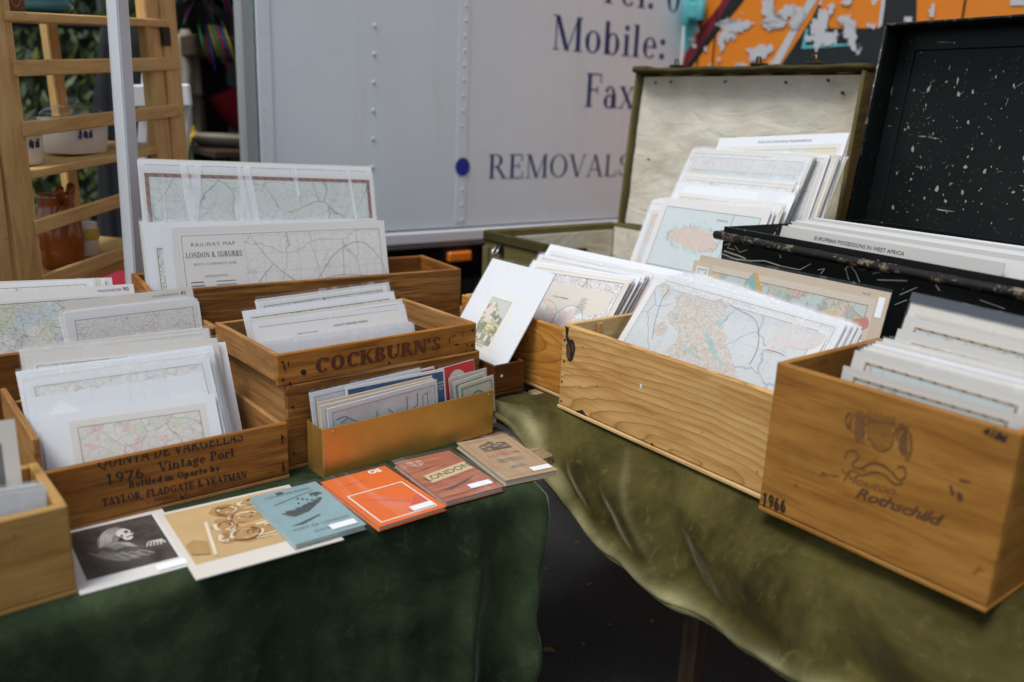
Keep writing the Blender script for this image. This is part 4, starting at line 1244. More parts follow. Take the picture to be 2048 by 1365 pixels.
# ---- olive canvas trunk
tk_s, tk_n, tk_z = -2.232, 1.614, 1.098
TKL, TKW, TKH = .885, .585, tk_z - ZR
tk = empty('canvas_trunk', Rp(tk_s, tk_n, ZR), -52, 'old olive canvas trunk with a cream lined lid propped open', 'trunk')
for nm, c, d, gx in (('front_wall', (TKL / 2, .006, TKH / 2), (TKL, .012, TKH), 'x'), ('back_wall', (TKL / 2, TKW - .006, TKH / 2), (TKL, .012, TKH), 'x'),
                     ('end_wall', (.006, TKW / 2, TKH / 2), (.012, TKW - .025, TKH - .001), 'y'), ('end_wall', (TKL - .006, TKW / 2, TKH / 2), (.012, TKW - .025, TKH - .001), 'y'), ('base_panel', (TKL / 2, TKW / 2, .006), (TKL - .03, TKW - .03, .012), 'x')):
    board(nm, tk, OLIVEC, c, d, gx, bev=.003)
for nm, c, d in (('lining', (TKL / 2, TKW - .0145, TKH / 2), (TKL - .03, .004, TKH - .03)), ('lining', (.0145, TKW / 2, TKH / 2 - .01), (.004, TKW - .04, TKH - .03)), ('lining', (TKL / 2, .0145, TKH / 2 - .01), (TKL - .03, .004, TKH - .03))):
    board(nm, tk, LINING, c, d, 'x', bev=.001)
for nm, c, d, gx in (('rim_binding', (TKL / 2, -.001, TKH - .014), (TKL + .006, .012, .032), 'x'), ('rim_binding', (-.001, TKW / 2, TKH - .014), (.012, TKW - .02, .032), 'y')):
    board(nm, tk, OLIVEB, c, d, gx, bev=.004)
board('corner_binding', tk, OLIVEC, (.012, -.003, TKH / 2 - .02), (.03, .006, TKH - .06), 'z', bev=.002)
def trunk_px(u, v):
    p = at_plane(u, v, RN, tk_n) - tk.location
    return p.dot(RS), p.z
xx, zz = trunk_px(1005, 505)
lc = board('clasp', tk, IRON, (xx, -.012, zz + .012), (.022, .012, .03), bev=.002)
tube('clasp_loop', [(-.008, -.006, .008), (-.012, -.02, -.010), (0, -.024, -.020), (.012, -.02, -.010), (.008, -.006, .008)], .003, STEEL, lc, 6)
hd = board('leather_handle', tk, OLIVEB, (.019, TKW * .62, TKH - .095), (.008, .15, .024), 'y', bev=.004)
# lid (back of the trunk, upright)
lw, lh, ld = TKL + .01, .545, .075
lid = bpy.data.objects.new('lid', None)
COL.objects.link(lid)
lid.parent = tk
lid.location = (-.0, TKW + .004, TKH - .012)
lid.rotation_euler = (R(-4), 0, R(-1.5))
def lidb(nm, mat, c, d, g='x', bev=.004): return board(nm, lid, mat, c, d, g, bev)
nx_, nz_ = 40, 28
bm = bmesh.new()
vg = []
for j in range(nz_ + 1):
    for i in range(nx_ + 1):
        x, z = .02 + (lw - .04) * i / nx_, .012 + (lh - .03) * j / nz_
        e = min(i, nx_ - i, (nz_ - j)) / 3.0
        y = ld - .012 - (.030 * max(0, 1 - e) ** 2) + .006 * mnoise.noise(Vector((x * 7, z * 13, 2))) + .003 * mnoise.noise(Vector((x * 18, z * 40, 6)))
        vg.append(bm.verts.new((x, y, z)))
for j in range(nz_):
    for i in range(nx_):
        b = j * (nx_ + 1) + i
        bm.faces.new((vg[b], vg[b + 1], vg[b + nx_ + 2], vg[b + nx_ + 1]))
link('lid_lining', bm_mesh(bm, 'lid_lining', True), LINING, lid)
lidb('lid_back', OLIVEC, (lw / 2, ld, lh / 2), (lw, .012, lh))
lidb('lid_side', OLIVEC, (.006, ld / 2, lh / 2), (.012, ld - .012, lh - .01), 'z')
lidb('lid_side', OLIVEC, (lw - .006, ld / 2, lh / 2), (.012, ld - .012, lh - .01), 'z')
bm = bmesh.new()
tube_bm(bm, [(lw * i / 24, ld / 2 - .006, lh + .004 * math.sin(i * .9) + .003 * math.sin(i * 2.1)) for i in range(25)], [.034 + .003 * math.sin(i * 1.7) for i in range(25)], 10)
for v in bm.verts: v.co.z = lh + (v.co.z - lh) * .34
link('lid_top_edge', bm_mesh(bm, 'lid_top_edge', True), OLIVEB, lid)
lidb('corner_cap', OLIVEB, (.028, ld / 2 - .004, lh + .004), (.075, ld + .006, .022), 'x', .008)
for fx in (.20, .58, .80):
    c = lidb('lid_clasp', IRON, (lw * fx / .885 * .885, ld / 2 - .01, lh + .014), (.05, .03, .010), 'x', .003)
    tube('clasp_loop', [(-.008, -.004, .004), (-.006, -.006, .022), (.006, -.006, .022), (.008, -.004, .004)], .0028, IRON if fx < .7 else BRASS_T, c, 6)
for k, (fx, fz) in enumerate([(.095, .93), (.175, .935), (.44, .935), (.70, .93), (.905, .88), (.86, .94), (.11, .45)]):
    flat('rust_spot', [blob(0, 0, .007, .005, 12, .4, k + 30)], simple('rust_stain', (.07, .028, .012), .9, .3, 60) if k == 0 else MATS['rust_stain'], lid, 0, front_mtx(lw * fx, lh * fz, ld - .046 + .02 * (fx > .12) * (fz < .9)))

# ---- black tin trunk
kt_p = at_z(1440, 460, 1.22)
KYAW = -57.5
KE, KN_ = frame(KYAW)
K0 = Vector((kt_p.x, kt_p.y, 0)) + KE * .012
KL, KW, KH = 1.0, .52, 1.23 - ZR
ktk = empty('tin_trunk', Vector((K0.x, K0.y, ZR)), KYAW, 'scratched black tin trunk with its lid standing open', 'trunk')
for nm, c, d, g in (('front_wall', (KL / 2, .003, KH / 2), (KL, .006, KH), 'x'), ('back_wall', (KL / 2, KW - .003, KH / 2), (KL, .006, KH), 'x'), ('end_wall', (.003, KW / 2, KH / 2), (.006, KW - .013, KH - .001), 'y'),
                    ('end_wall', (KL - .003, KW / 2, KH / 2), (.006, KW - .013, KH - .001), 'y'), ('base_panel', (KL / 2, KW / 2, .003), (KL - .014, KW - .014, .006), 'x')):
    board(nm, ktk, TIN, c, d, g, bev=.001)
tube('rolled_rim', [(-.012 + (KL + .02) * i / 12, -.009, KH - .022) for i in range(13)], .0105, TINRIM, ktk, 10)
tube('rolled_rim', [(-.012, -.012 + (KW + .0) * i / 8, KH - .022) for i in range(9)], .0105, TINRIM, ktk, 10)
def kpx(u, v):
    p = at_plane(u, v, KN_, K0.dot(KN_)) - ktk.location
    return p.dot(KE), p.z
xx, zz = kpx(1727, 532)
lathe('lock_plate', [(.0135, 0), (.0125, .003)], STEEL, ktk, (xx, -.001, zz), 20, rot=(R(90), 0, 0))
CHIP = simple('bare_scratched_tin', (.42, .38, .31), .5, .3, 90, metal=.3)
rr = random.Random(4)
scr = []
def kq(u, v): return kpx(u, v)
for pts, w in (([(1450, 490), (1462, 487), (1455, 496), (1470, 500)], .0022), ([(1470, 492), (1480, 505), (1495, 500)], .002), ([(1445, 508), (1470, 518), (1500, 522), (1530, 522), (1560, 532)], .003), ([(1448, 502), (1478, 512), (1492, 518)], .004),
               ([(1560, 532), (1600, 540), (1622, 528)], .002), ([(1636, 540), (1650, 538), (1642, 548)], .002), ([(1690, 540), (1700, 530), (1712, 545), (1720, 565)], .0022), ([(1692, 536), (1698, 560)], .0018), ([(1745, 548), (1790, 538)], .0018), ([(1755, 560), (1815, 562)], .003),
               ([(1805, 548), (1830, 552)], .0016), ([(1790, 610), (1815, 600)], .0016), ([(1800, 590), (1835, 575)], .002), ([(1560, 510), (1562, 517)], .003), ([(1872, 570), (1880, 582)], .003), ([(1905, 610), (1925, 622)], .002), ([(1960, 600), (2010, 618)], .0018), ([(1850, 560), (1858, 556)], .003)):
    scr += stroke([kq(*p) for p in pts], w)
flat('scratches', scr, CHIP, ktk, 0, front_mtx(0, 0, -.0008))
klid = bpy.data.objects.new('lid', None)
COL.objects.link(klid)
klid.parent = ktk
klid.location = (-.05, KW + .002, KH - .03)
klid.rotation_euler = (R(-5.5), 0, 0)
KLH, KLD = .535, .075
LX = KL + .01
board('lid_panel', klid, TIN, (LX / 2, KLD, KLH / 2), (LX, .005, KLH), 'x', .001)
board('lid_side', klid, TIN, (.003, KLD / 2, KLH / 2), (.005, KLD - .006, KLH), 'z', .001)
board('lid_side', klid, TIN, (LX - .003, KLD / 2, KLH / 2), (.005, KLD - .006, KLH), 'z', .001)
board('lid_top', klid, TIN, (LX / 2, KLD / 2, KLH - .003), (LX - .012, KLD - .006, .005), 'x', .001)
board('lid_flange', klid, TIN, (LX / 2, KLD - .006, KLH - .03), (LX - .02, .006, .05), 'x', .002)
board('lid_flange', klid, TIN, (.03, KLD - .006, KLH / 2), (.045, .006, KLH - .02), 'z', .002)
tube('lid_edge_wire', [(.002, -.002, 0), (.002, -.002, KLH)], .004, TINRIM, klid, 8)
tube('lid_edge_wire', [(.002, -.002, KLH), (LX - .002, -.002, KLH)], .004, TINRIM, klid, 8)
hp = board('hasp_plate', klid, BRASS_T, (.385, KLD - .0115, KLH - .028), (.09, .004, .026), 'x', .001)
lathe('hasp_stud', [(.006, 0), (.005, .005)], BRASS_T, hp, (.0, -.002, 0), 10, rot=(R(90), 0, 0))
def lidchips():
    out = []
    r = random.Random(21)
    for i in range(520):
        x, z = r.uniform(.07, .62), r.uniform(.03, KLH - .07)
        if r.random() > (.35 + .65 * math.exp(-((x - .2) / .2) ** 2)): continue
        k = r.random() ** 7
        out.append(blob(x, z, .0006 + .0042 * k * r.uniform(.3, 1), .0006 + .0065 * k * r.uniform(.4, 1.5), 9, .5, i))
    for i in range(24):
        x, z, an, l = r.uniform(.1, .6), r.uniform(.05, KLH - .08), r.gauss(1.0, .5), r.uniform(.006, .018)
        out += stroke([(x, z), (x + l * math.cos(an), z + l * math.sin(an))], .0008)
    return out
flat('paint_chips', lidchips(), CHIP, klid, 0, front_mtx(0, 0, KLD - .0045))['kind'] = 'stuff'

# ================================================================== PRINTS AND MAPS
def txt_on(o, txt, x, y, size, mat=GREYINK, bold=.0, th=.0016, spacing=1.0, name='lettering'):
    """flat lettering on a sheet; x from the centre, y down from the top edge"""
    mm = Matrix.Translation((x, o['sheet_h'] - y, th / 2 + .0007))
    return small_text(name, txt, size, mat, o, mm, bold, 0, spacing)

# -- long crate: the railway maps
TD = M.d0
pack(M, (276, 320), (738, 336), .205, (276, 319), (739, 334), .222, 3, 17, 'white sheet standing behind the green tinted map', 'maps behind the green tinted map', h=.62, styles=('pale',), sleeve_every=0, jx=2, jy=1)
o = sheet(M, (277, 330), (744, 347), .195, 17.5, .62, 'large green tinted map with a dark red ruled frame, in crinkled plastic', card=PAPER, style='green', inset=(.004, .01, .004, .012), sleeve=3)
pack(M, (280, 445), (752, 436), .15, (279, 441), (750, 434), .185, 5, 25, 'pale map sheet between the railway map and the green tinted map', 'sheets behind the railway map', h=.45, styles=('street', 'pale'), sleeve_every=2, jx=3, jy=1.5)
sheet(M, (283, 452), (700, 440), .143, 27, .42, 'white sheet with black street map edge, leftmost before the railway map', card=PAPER, style='street', inset=(.02, .02, .02, .05))
sheet(M, (322, 450), (705, 440), .133, 27.5, .42, 'white sheet whose dark map border shows at the left of the railway map', card=PAPER, style='street', inset=(.022, .02, .02, .05))
o = sheet(M, (345, 456), (766, 441), .122, 28, .42, 'railway map headed LONDON & SUBURBS at the front of the long crate', card=PINKP, style='rail', inset=(.014, .01, .012, .016), name='railway_map')
w, h = o['sheet_w'], o['sheet_h']
flat('title_panel', [rect(-w / 2 + .022, h - .30, -w / 2 + .165, h - .022)], PINKP, o, .0013)
txt_on(o, 'RAILWAY MAP', -w / 2 + .092, .048, .014, GREYINK, spacing=1.2)
ps, tw = serif('LONDON & SUBURBS', .0135, T=.2, t=.08, sp=.07)
k = .135 / tw
flat('lettering', [[(x * k, y) for x, y in p] for p in ps], GREYINK, o, 0, Matrix.Translation((-w / 2 + .025, h - .075, .0016)))
txt_on(o, 'EACH COMPANYS LINE', -w / 2 + .092, .094, .009, GREYINK, spacing=1.1)
txt_on(o, 'EXPLANATION', -w / 2 + .092, .124, .008, GREYINK)
tx = []
rr = random.Random(3)
for i in range(14):
    y = h - .136 - i * .0088
    tx += [rect(-w / 2 + .03, y, -w / 2 + .03 + rr.uniform(.025, .045), y + .003), rect(-w / 2 + .09, y, -w / 2 + .09 + rr.uniform(.03, .06), y + .0022)]
flat('small_print', tx, GREYINK, o, .0015)
ln = []
for p in ([(-.09, h - .03), (-.04, h - .10), (.02, h - .15), (.07, h - .15)], [(.07, h - .15), (.13, h - .08), (.2, h - .055), (.25, h - .1), (.27, h - .16)], [(-.04, h - .10), (-.09, h - .16), (-.085, h - .24)], [(.02, h - .15), (.06, h - .21), (.05, h - .28)], [(.07, h - .15), (.14, h - .14), (.24, h - .15)], [(.1, h - .26), (.14, h - .17), (.15, h - .06)], [(.16, h - .27), (.21, h - .2), (.27, h - .18)]):
    ln += stroke(curve_pts(p), .0010)
flat('railway_lines', ln, simple('slate_ink', (.22, .25, .27), .6, .1, 60), o, .0016)

# -- city maps crate at the left
pack(Q, (-60, 572), (180, 560), .17, (-60, 566), (225, 556), .22, 5, 26, 'white sheet edge showing above the coloured city map', 'sheets behind the coloured city map', h=.36, styles=('pale',), sleeve_every=0, jx=5)
o = sheet(Q, (-66, 590), (268, 568), .155, 27, .36, 'coloured street map of Manchester numbered 90, at the left edge', style='city', card=PINKP, inset=(.01, .012, .012, .02))
txt_on(o, 'MANCHESTER', o['sheet_w'] / 2 - .052, .014, .008)
txt_on(o, '90', o['sheet_w'] / 2 - .018, .015, .013, BLACKINK)
pack(Q, (117, 640), (330, 600), .115, (119, 620), (392, 582), .140, 4, 29, 'sheet squeezed between the Manchester and Loughborough maps', 'sheets behind the Loughborough map', h=.36, styles=('street', 'pale'), sleeve_every=2, jx=4)
o = sheet(Q, (126, 604), (402, 572), .108, 30, .36, 'map of Loughborough numbered 82 in a clear sleeve', style='pale', card=CREAM, inset=(.012, .01, .012, .02), sleeve=2)
txt_on(o, 'LOUGHBOROUGH', o['sheet_w'] / 2 - .062, .014, .007)
txt_on(o, '82', o['sheet_w'] / 2 - .022, .015, .012, BLACKINK)
pack(Q, (132, 632), (418, 600), .080, (128, 624), (412, 592), .100, 4, 32, 'white backed sheet in cloudy plastic before the Loughborough map', 'white sheets before the Loughborough map', h=.36, styles=('pale', 'street'), cards=(PAPER, PAPER, PINKP), sleeve_every=0, jx=5)

# -- port crate
PF = 'sheets filling the port crate'
pack(P, (40, 704), (415, 668), .245, (46, 694), (410, 655), .29, 4, 26, 'cream sheet at the back of the port crate', PF, h=.30, cards=(CREAM, PINKP), styles=('street', 'pale'), sleeve_every=2, jx=6)
sheet(P, (392, 690), (452, 684), .235, 28, .32, 'plain white mount board leaning at the right of the port crate', card=PAPER, style=None, name='mount_board', cat='mount board')
o = sheet(P, (48, 712), (432, 676), .228, 27, .30, 'map with a band of black street plan across its top, back of the port crate', card=CREAM, style='street', inset=(.014, .01, .014, .016), sleeve=2)
pack(P, (34, 768), (415, 716), .15, (33, 742), (424, 690), .215, 9, 31, 'white sheet in a sleeve in the middle of the port crate', 'white sheets in the port crate', h=.30, cards=(PAPER, PAPER, PINKP), styles=('pale', None, 'pale'), sleeve_every=2, jx=5)
sheet(P, (40, 800), (408, 745), .135, 34, .28, 'plain white sheet behind the pink city map in the port crate', card=PAPER, style=None, name='mount_board', cat='mount board')
o = sheet(P, (78, 834), (428, 788), .105, 40, .26, 'pink and green city map on a white mount at the front of the port crate', card=PAPER, style='pinks', inset=(.045, .002, .022, .016))

# -- box in the near left corner
o = sheet(N, (-60, 850), (28, 838), .155, 16, .22, 'engraving in a pale mount leaning at the far left edge', card=CREAM, style=None, name='engraving', cat='print')
flat('picture', [rect(-o['sheet_w'] / 2 + .01, .02, o['sheet_w'] / 2 - .022, o['sheet_h'] - .035)], simple('dark_engraving', (.16, .155, .15), .6, .6, 40), o, .0012)
pack(N, (-80, 998), (92, 972), .04, (-80, 985), (88, 960), .13, 8, 12, 'white sleeved print packed in the pale box', 'prints in the pale box', h=.16, styles=(None,), cards=(PAPER, GREYP), sleeve_every=2, jx=3)

# -- COCKBURN'S crate
CG = "sheets in the COCKBURN'S crate"
pack(C, (512, 606), (774, 570), .262, (512, 600), (775, 566), .285, 3, 22, "pale map sheet at the back of the COCKBURN'S crate", CG, h=.23, styles=('street', 'pale'), sleeve_every=2, jx=2)
sheet(C, (460, 626), (786, 583), .235, 24, .23, "map with a black street plan corner, second row in the COCKBURN'S crate", card=PAPER, style='street', sleeve=1)
sheet(C, (490, 640), (795, 600), .215, 24, .23, "narrow topped sheet before the street plan in the COCKBURN'S crate", card=PINKP, style='pale')
pack(C, (478, 652), (806, 612), .19, (470, 645), (800, 598), .21, 3, 24, "sheet edge in the middle of the COCKBURN'S crate", CG, h=.23, styles=('pale',), jx=4)
o = sheet(C, (482, 662), (809, 618), .182, 24, .23, "pink tinted sheet headed ATLAS OF GREATER LONDON", card=PINKP, style='pinks', inset=(.01, .01, .01, .030))
txt_on(o, 'ATLAS OF GREATER LONDON', .04, .019, .0065, BLACKINK)
txt_on(o, 'MAPS OF THE COUNTY', -.07, .026, .005)
pack(C, (537, 690), (822, 654), .10, (528, 682), (818, 640), .165, 6, 20, "white sheet at the front of the COCKBURN'S crate", "white sheets at the front of the COCKBURN'S crate", h=.2, styles=(None, 'pale'), cards=(PAPER, PINKP), sleeve_every=2, jx=4)

# -- brass box
def bsheet(TL, TR, din, label, card=PAPER, style=None, sleeve=0, name='folded_map', cat='map', phi=9, th=.0016, h=.2):
    return sheet(BX, TL, TR, din, phi, h, label, card=card, style=style, sleeve=sleeve, name=name, cat=cat, th=th, inset=(.008, .004, .004, .008))
o = bsheet((620, 786), (838, 736), .050, 'plastic sleeved leaflet at the back left of the brass box', card=PAPER, style='tube', sleeve=2)
o = bsheet((800, 748), (868, 733), .056, 'red leaflet edge at the back of the brass box', card=PAPER, name='leaflet', cat='leaflet')
flat('red_panel', [rect(-o['sheet_w'] / 2 + .002, .0, o['sheet_w'] / 2 - .003, o['sheet_h'] - .004)], REDP, o, .0012)
o = bsheet((877, 738), (946, 719), .053, 'bright red leaflet with a pale disc in the brass box', card=PAPER, name='leaflet', cat='leaflet', sleeve=1)
w, h = o['sheet_w'], o['sheet_h']
flat('red_panel', [rect(-w / 2 + .001, 0, w / 2 - .001, h - .001)], REDP, o, .0012)
flat('pale_disc', [ngon(-.002, h - .037, .024)], CREAM, o, .0014)
o = bsheet((690, 775), (888, 737), .036, 'deep blue map cover with a white edge behind the tube map', card=PAPER, style=None, sleeve=1, th=.003)
w, h = o['sheet_w'], o['sheet_h']
flat('blue_panel', [rect(-w / 2 + .004, 0, w / 2 - .004, h - .006)], BLUEP, o, .0021)
for i in range(3): txt_on(o, ('UNDER', 'GROUND', 'MAP')[i], w / 2 - .014, .032 + .007 * i, .006, WHITEINK, th=.005)
o = bsheet((636, 806), (862, 752), .026, 'buff folded map edge just behind the tube map', card=TAN, style='tube', th=.004)
o = bsheet((641, 812), (866, 758), .021, 'cream folded map edge pressed against the tube map', card=CREAM, style='tube', th=.003)
o = bsheet((655, 818), (872, 760), .013, 'grey underground railway diagram at the front of the brass box', card=PAPER, style='tube', name='tube_map', sleeve=1, th=.0022)
w, h = o['sheet_w'], o['sheet_h']
L_ = [([(-.11, .045), (-.075, .05), (-.06, .038), (-.06, .0)], 0), ([(-.06, .038), (-.02, .043), (.0, .04)], 0), ([(-.11, .075), (-.09, .078), (-.04, .04), (-.03, .03)], 0), ([(-.02, .02), (-.02, .07)], 0), ([(-.10, .065), (-.085, .072)], 0),
      ([(.005, .068), (.04, .03), (.075, .06), (.075, .085)], 0), ([(.05, .085), (.05, .05), (.04, .03)], 0), ([(.088, .03), (.088, .075), (.1, .08), (.1, .03), (.09, .03)], 1), ([(-.005, .035), (.012, .02), (.012, .0)], 0)]
for rd, mt in ((0, simple('navy_ink', (.05, .06, .20), .5, .1, 60)), (1, simple('maroon_ink', (.25, .03, .09), .5, .1, 60))):
    pl = []
    for p, r in L_:
        if r == rd: pl += stroke([(x * w / .25, max(.01, h - .115 + y + .012)) for x, y in p], .0016)
    flat('railway_lines', pl, mt, o, .0017)
for TL, TR, din, lab in (((905, 766), (968, 745), .026, 'left one of the two pale bus maps with a green border'), ((897, 757), (972, 736), .040, 'plain sleeved leaflet behind the GREEN LINE maps'), ((918, 772), (986, 750), .012, 'green bordered GREEN LINE bus map at the right of the brass box')):
    o = bsheet(TL, TR, din, lab, card=CREAM, sleeve=1, name='bus_map' if 'bus' in lab else 'leaflet', cat='map' if 'bus' in lab else 'leaflet', phi=5)
    w, h = o['sheet_w'], o['sheet_h']
    if 'bus' in lab:
        fr_ = []
        n = 12
        for i in range(n):
            x = -w / 2 + .006 + (w - .012) * i / n
            fr_.append(rect(x, h - .012, x + (w - .012) / n * .7, h - .0085))
        for i in range(16):
            y = h - .012 - i * .006
            if y > .004: fr_ += [rect(-w / 2 + .006, y - .004, -w / 2 + .0095, y), rect(w / 2 - .0095, y - .004, w / 2 - .006, y)]
        fr_ += ringp(-w / 2 + .005, -.02, w / 2 - .005, h - .0075, .0006)[1:]
        flat('border', fr_, GREENINK, o, .0014)
        arc = [(.017 * math.cos(R(q)), h - .043 + .017 * math.sin(R(q))) for q in range(0, 181, 15)]
        flat('ring', stroke(arc, .004), GREENINK, o, .0016)
        flat('name_band', [rect(-w / 2 + .010, h - .050, w / 2 - .010, h - .039)], BLACKINK, o, .002)
        small_text('lettering', 'GREEN LINE', .0088, WHITEINK, o, Matrix.Translation((0, h - .0475, .0023)), .0002)

# -- flower print in the mahogany box
FN = Crate()
FN.e, FN.nv, FN.d0, FN.floor, FN.th, FN.root = RS, RN, 0, ZR + .016, 0, mh.root
o = sheet(FN, (985, 517), (1113, 550), 1.335, 34, .36, 'flower print on a tall white mount leaning by the amber crate', card=PAPER, style=None, sleeve=1, name='flower_print', cat='print', th=.003, clamp=False)
w, h = o['sheet_w'], o['sheet_h']
q1, q2, q3 = sheet_px(o, 984, 586), sheet_px(o, 1036, 600), sheet_px(o, 950, 703)
px0, px1, py1 = q1[0], q2[0], (q1[1] + q2[1]) / 2
py0 = q3[1]
pcx = (px0 + px1) / 2
flat('print_paper', [rect(px0, py0, px1, py1)], simple('ivory_paper', (.74, .72, .66), .6, .05, 20), o, .0019)
def floral():
    mt, nt, bs = new_mat('yellow_flower_print')
    v = coords(nt, rnd=False)
    y = nd(nt, 'SeparateXYZ', {0: v}).outputs[1]
    x = nd(nt, 'SeparateXYZ', {0: v}).outputs[0]
    vo = nd(nt, 'TexVoronoi', {'Vector': v, 'Scale': 75.})
    e = nd(nt, 'TexVoronoi', {'Vector': v, 'Scale': 75.}, feature='DISTANCE_TO_EDGE').outputs[0]
    n = noi(nt, v, 28, 3)
    cc = ramp(nt, nd(nt, 'SeparateColor', {0: vo.outputs['Color']}).outputs[0], [(.15, (.26, .29, .20)), (.4, (.55, .54, .40)), (.6, (.66, .55, .20)), (.8, (.68, .66, .60))])
    c = mix(nt, mth(nt, 'MULTIPLY', step(nt, e, .10, .02), .75), cc, (.09, .10, .07))
    cut = mth(nt, 'ADD', mth(nt, 'SUBTRACT', mth(nt, 'MULTIPLY', n, .07), mth(nt, 'MULTIPLY', mth(nt, 'SUBTRACT', x, pcx), .55)), py0 + (py1 - py0) * .52)
    f = step(nt, mth(nt, 'SUBTRACT', y, cut), -.006, .006)
    c = mix(nt, f, c, (.55, .545, .53))
    put(nt, bs, col=c, rough=.5)
    return mt
flat('flower_picture', [rect(px0 + .014, py0 + .024, px1 - .014, py1 - .012)], floral(), o, .0022)
flat('picture_outline', ringp(px0 + .013, py0 + .023, px1 - .013, py1 - .011, .0008), GREYINK, o, .0024)
flat('pale_flower', [blob(pcx - .022, py1 - .050, .014, .017, 16, .15, 2), blob(pcx - .014, py1 - .072, .012, .010, 14, .2, 3)], simple('blush_petal', (.70, .58, .52), .6, .1, 60), o, .0026)
flat('butterfly', [blob(pcx + .012, py1 - .062, .007, .004, 12, .5, 5), blob(pcx + .018, py1 - .058, .004, .006, 10, .4, 6)], simple('sage_ink', (.16, .18, .12), .6, .2, 60), o, .0028)
txt_on(o, 'SPRING FLOWERS', pcx, h - py0 - .016, .0055, GREYINK, th=.005)

# -- amber crate: white prints
AG = 'white prints in the amber crate'
sheet(R1, (1102, 489), (1366, 545), .285, 36, .30, 'white bordered print standing highest at the back of the amber crate', card=PAPER, style='isle', inset=(.016, .02, .016, .018), clamp=False)
pack(R1, (1083, 512), (1300, 556), .245, (1082, 508), (1345, 556), .275, 5, 36, 'white print packed behind the front prints of the amber crate', AG, h=.3, styles=('pale', 'isle'), sleeve_every=2, jx=3)
pack(R1, (1072, 540), (1308, 572), .19, (1078, 520), (1316, 560), .24, 6, 38, 'cream edged print in the right half of the amber crate', AG, h=.3, cards=(CREAM, PAPER, PINKP), styles=('street', 'pale', 'pale'), sleeve_every=0, jx=4)
sheet(R1, (1047, 517), (1268, 560), .235, 39, .3, 'plain white print behind the hemisphere map', card=PAPER, style='pale', sleeve=2)
o = sheet(R1, (1080, 560), (1228, 588), .165, 40, .26, 'hemisphere map on cream paper beside the flower print', card=CREAM, style=None, name='hemisphere_map')
w, h = o['sheet_w'], o['sheet_h']
gm = map_mat('globe', .2, .2, paper=(.64, .68, .70), land=(.70, .60, .56), sea=(.64, .68, .70), sea_scale=26, tints=[(.70, .55, .50)], tint_scale=60, road=170, road2=60, ink=(.22, .23, .25), ink_amt=.6, words=.6, border=-1.)
for cx in (-.066, .035):
    flat('hemisphere', [ngon(cx, h - .105, .052, .052, 32)], gm, o, .0012)
    flat('hemisphere_outline', stroke(ngon(cx, h - .105, .0525, .0525, 32) + [(cx + .0525, h - .105)], .0009), GREYINK, o, .0014)
txt_on(o, 'WORLD IN HEMISPHERES', -.03, .04, .0055, GREYINK)
tx = []
for i in range(9): tx.append(rect(.045, h - .03 - i * .0055, .045 + random.uniform(.015, .03), h - .0285 - i * .0055))
flat('small_print', tx, GREYINK, o, .0012)

# -- pine crate: highland map and the tight pack behind it
PG = 'sleeved maps packed behind the highland map'
pack(R2, (1330, 553), (1692, 652), .262, (1402, 549), (1762, 662), .318, 26, 33, 'sleeved map edge in the tight pack behind the highland map', PG, h=.33, styles=('pale', 'street', 'scot'), cards=(PAPER, PAPER, PINKP, PAPER), sleeve_every=2, jx=2.0, jy=1.2, th=.001)
o = sheet(R2, (1310, 556), (1668, 655), .255, 37, .36, 'coloured highland map with lochs and islands at the front of the pine crate', style=None, card=PINKP, name='highland_map', sleeve=0)
w, h = o['sheet_w'], o['sheet_h']
hs_sea = map_mat('pale_loch_sea', .44, .33, paper=(.63, .615, .60), land=(.51, .525, .545), tints=[(.56, .565, .575)], road=0, rail=True, road2=7, words=.75, ink=(.22, .23, .25), ink_amt=.6, border=.004, grid=11)
hs_land = map_mat('highland', .3, .3, paper=(.55, .475, .43), land=(.55, .475, .43), tints=[(.50, .385, .335), (.53, .52, .46), (.56, .55, .54)], tint_amt=.6, tint_scale=60, road=150, road_w=.09, road2=55, ink=(.20, .17, .16), ink_amt=.75, words=.9, border=-1.)
hs_pink = map_mat('inset_land', .3, .3, paper=(.56, .53, .53), land=(.56, .53, .53), tints=[(.58, .45, .45)], tint_scale=36, road=120, road2=50, ink=(.3, .28, .28), ink_amt=.55, words=.6, border=-1.)
link('print', print_mesh(-w / 2 + .016, .008, w / 2 - .022, h - .014, .0011, hs_sea), None, o)
def HP(pts, sm=4): return [sheet_px(o, *p) for p in curve_pts(pts, sm)]
flat('mainland', [rough_edge(HP([(1352, 592), (1375, 588), (1398, 594), (1415, 604), (1440, 600), (1452, 608), (1455, 625), (1440, 645), (1448, 665), (1455, 690), (1462, 715), (1470, 738), (1478, 765), (1440, 755), (1400, 738), (1365, 720), (1330, 706), (1345, 690), (1358, 668), (1340, 650), (1338, 630), (1352, 612)])), rough_edge(HP([(1320, 570), (1336, 566), (1342, 580), (1334, 600), (1322, 596)]), .003, 3), rough_edge(HP([(1308, 650), (1328, 644), (1336, 660), (1320, 672), (1304, 668)]), .004, 7)], hs_land, o, .0014)
flat('inset_land', [rough_edge(HP([(1560, 655), (1590, 648), (1625, 662), (1650, 668), (1640, 690), (1610, 700), (1575, 695), (1548, 705), (1530, 700), (1545, 678)]), .004, 9)], hs_pink, o, .0014)
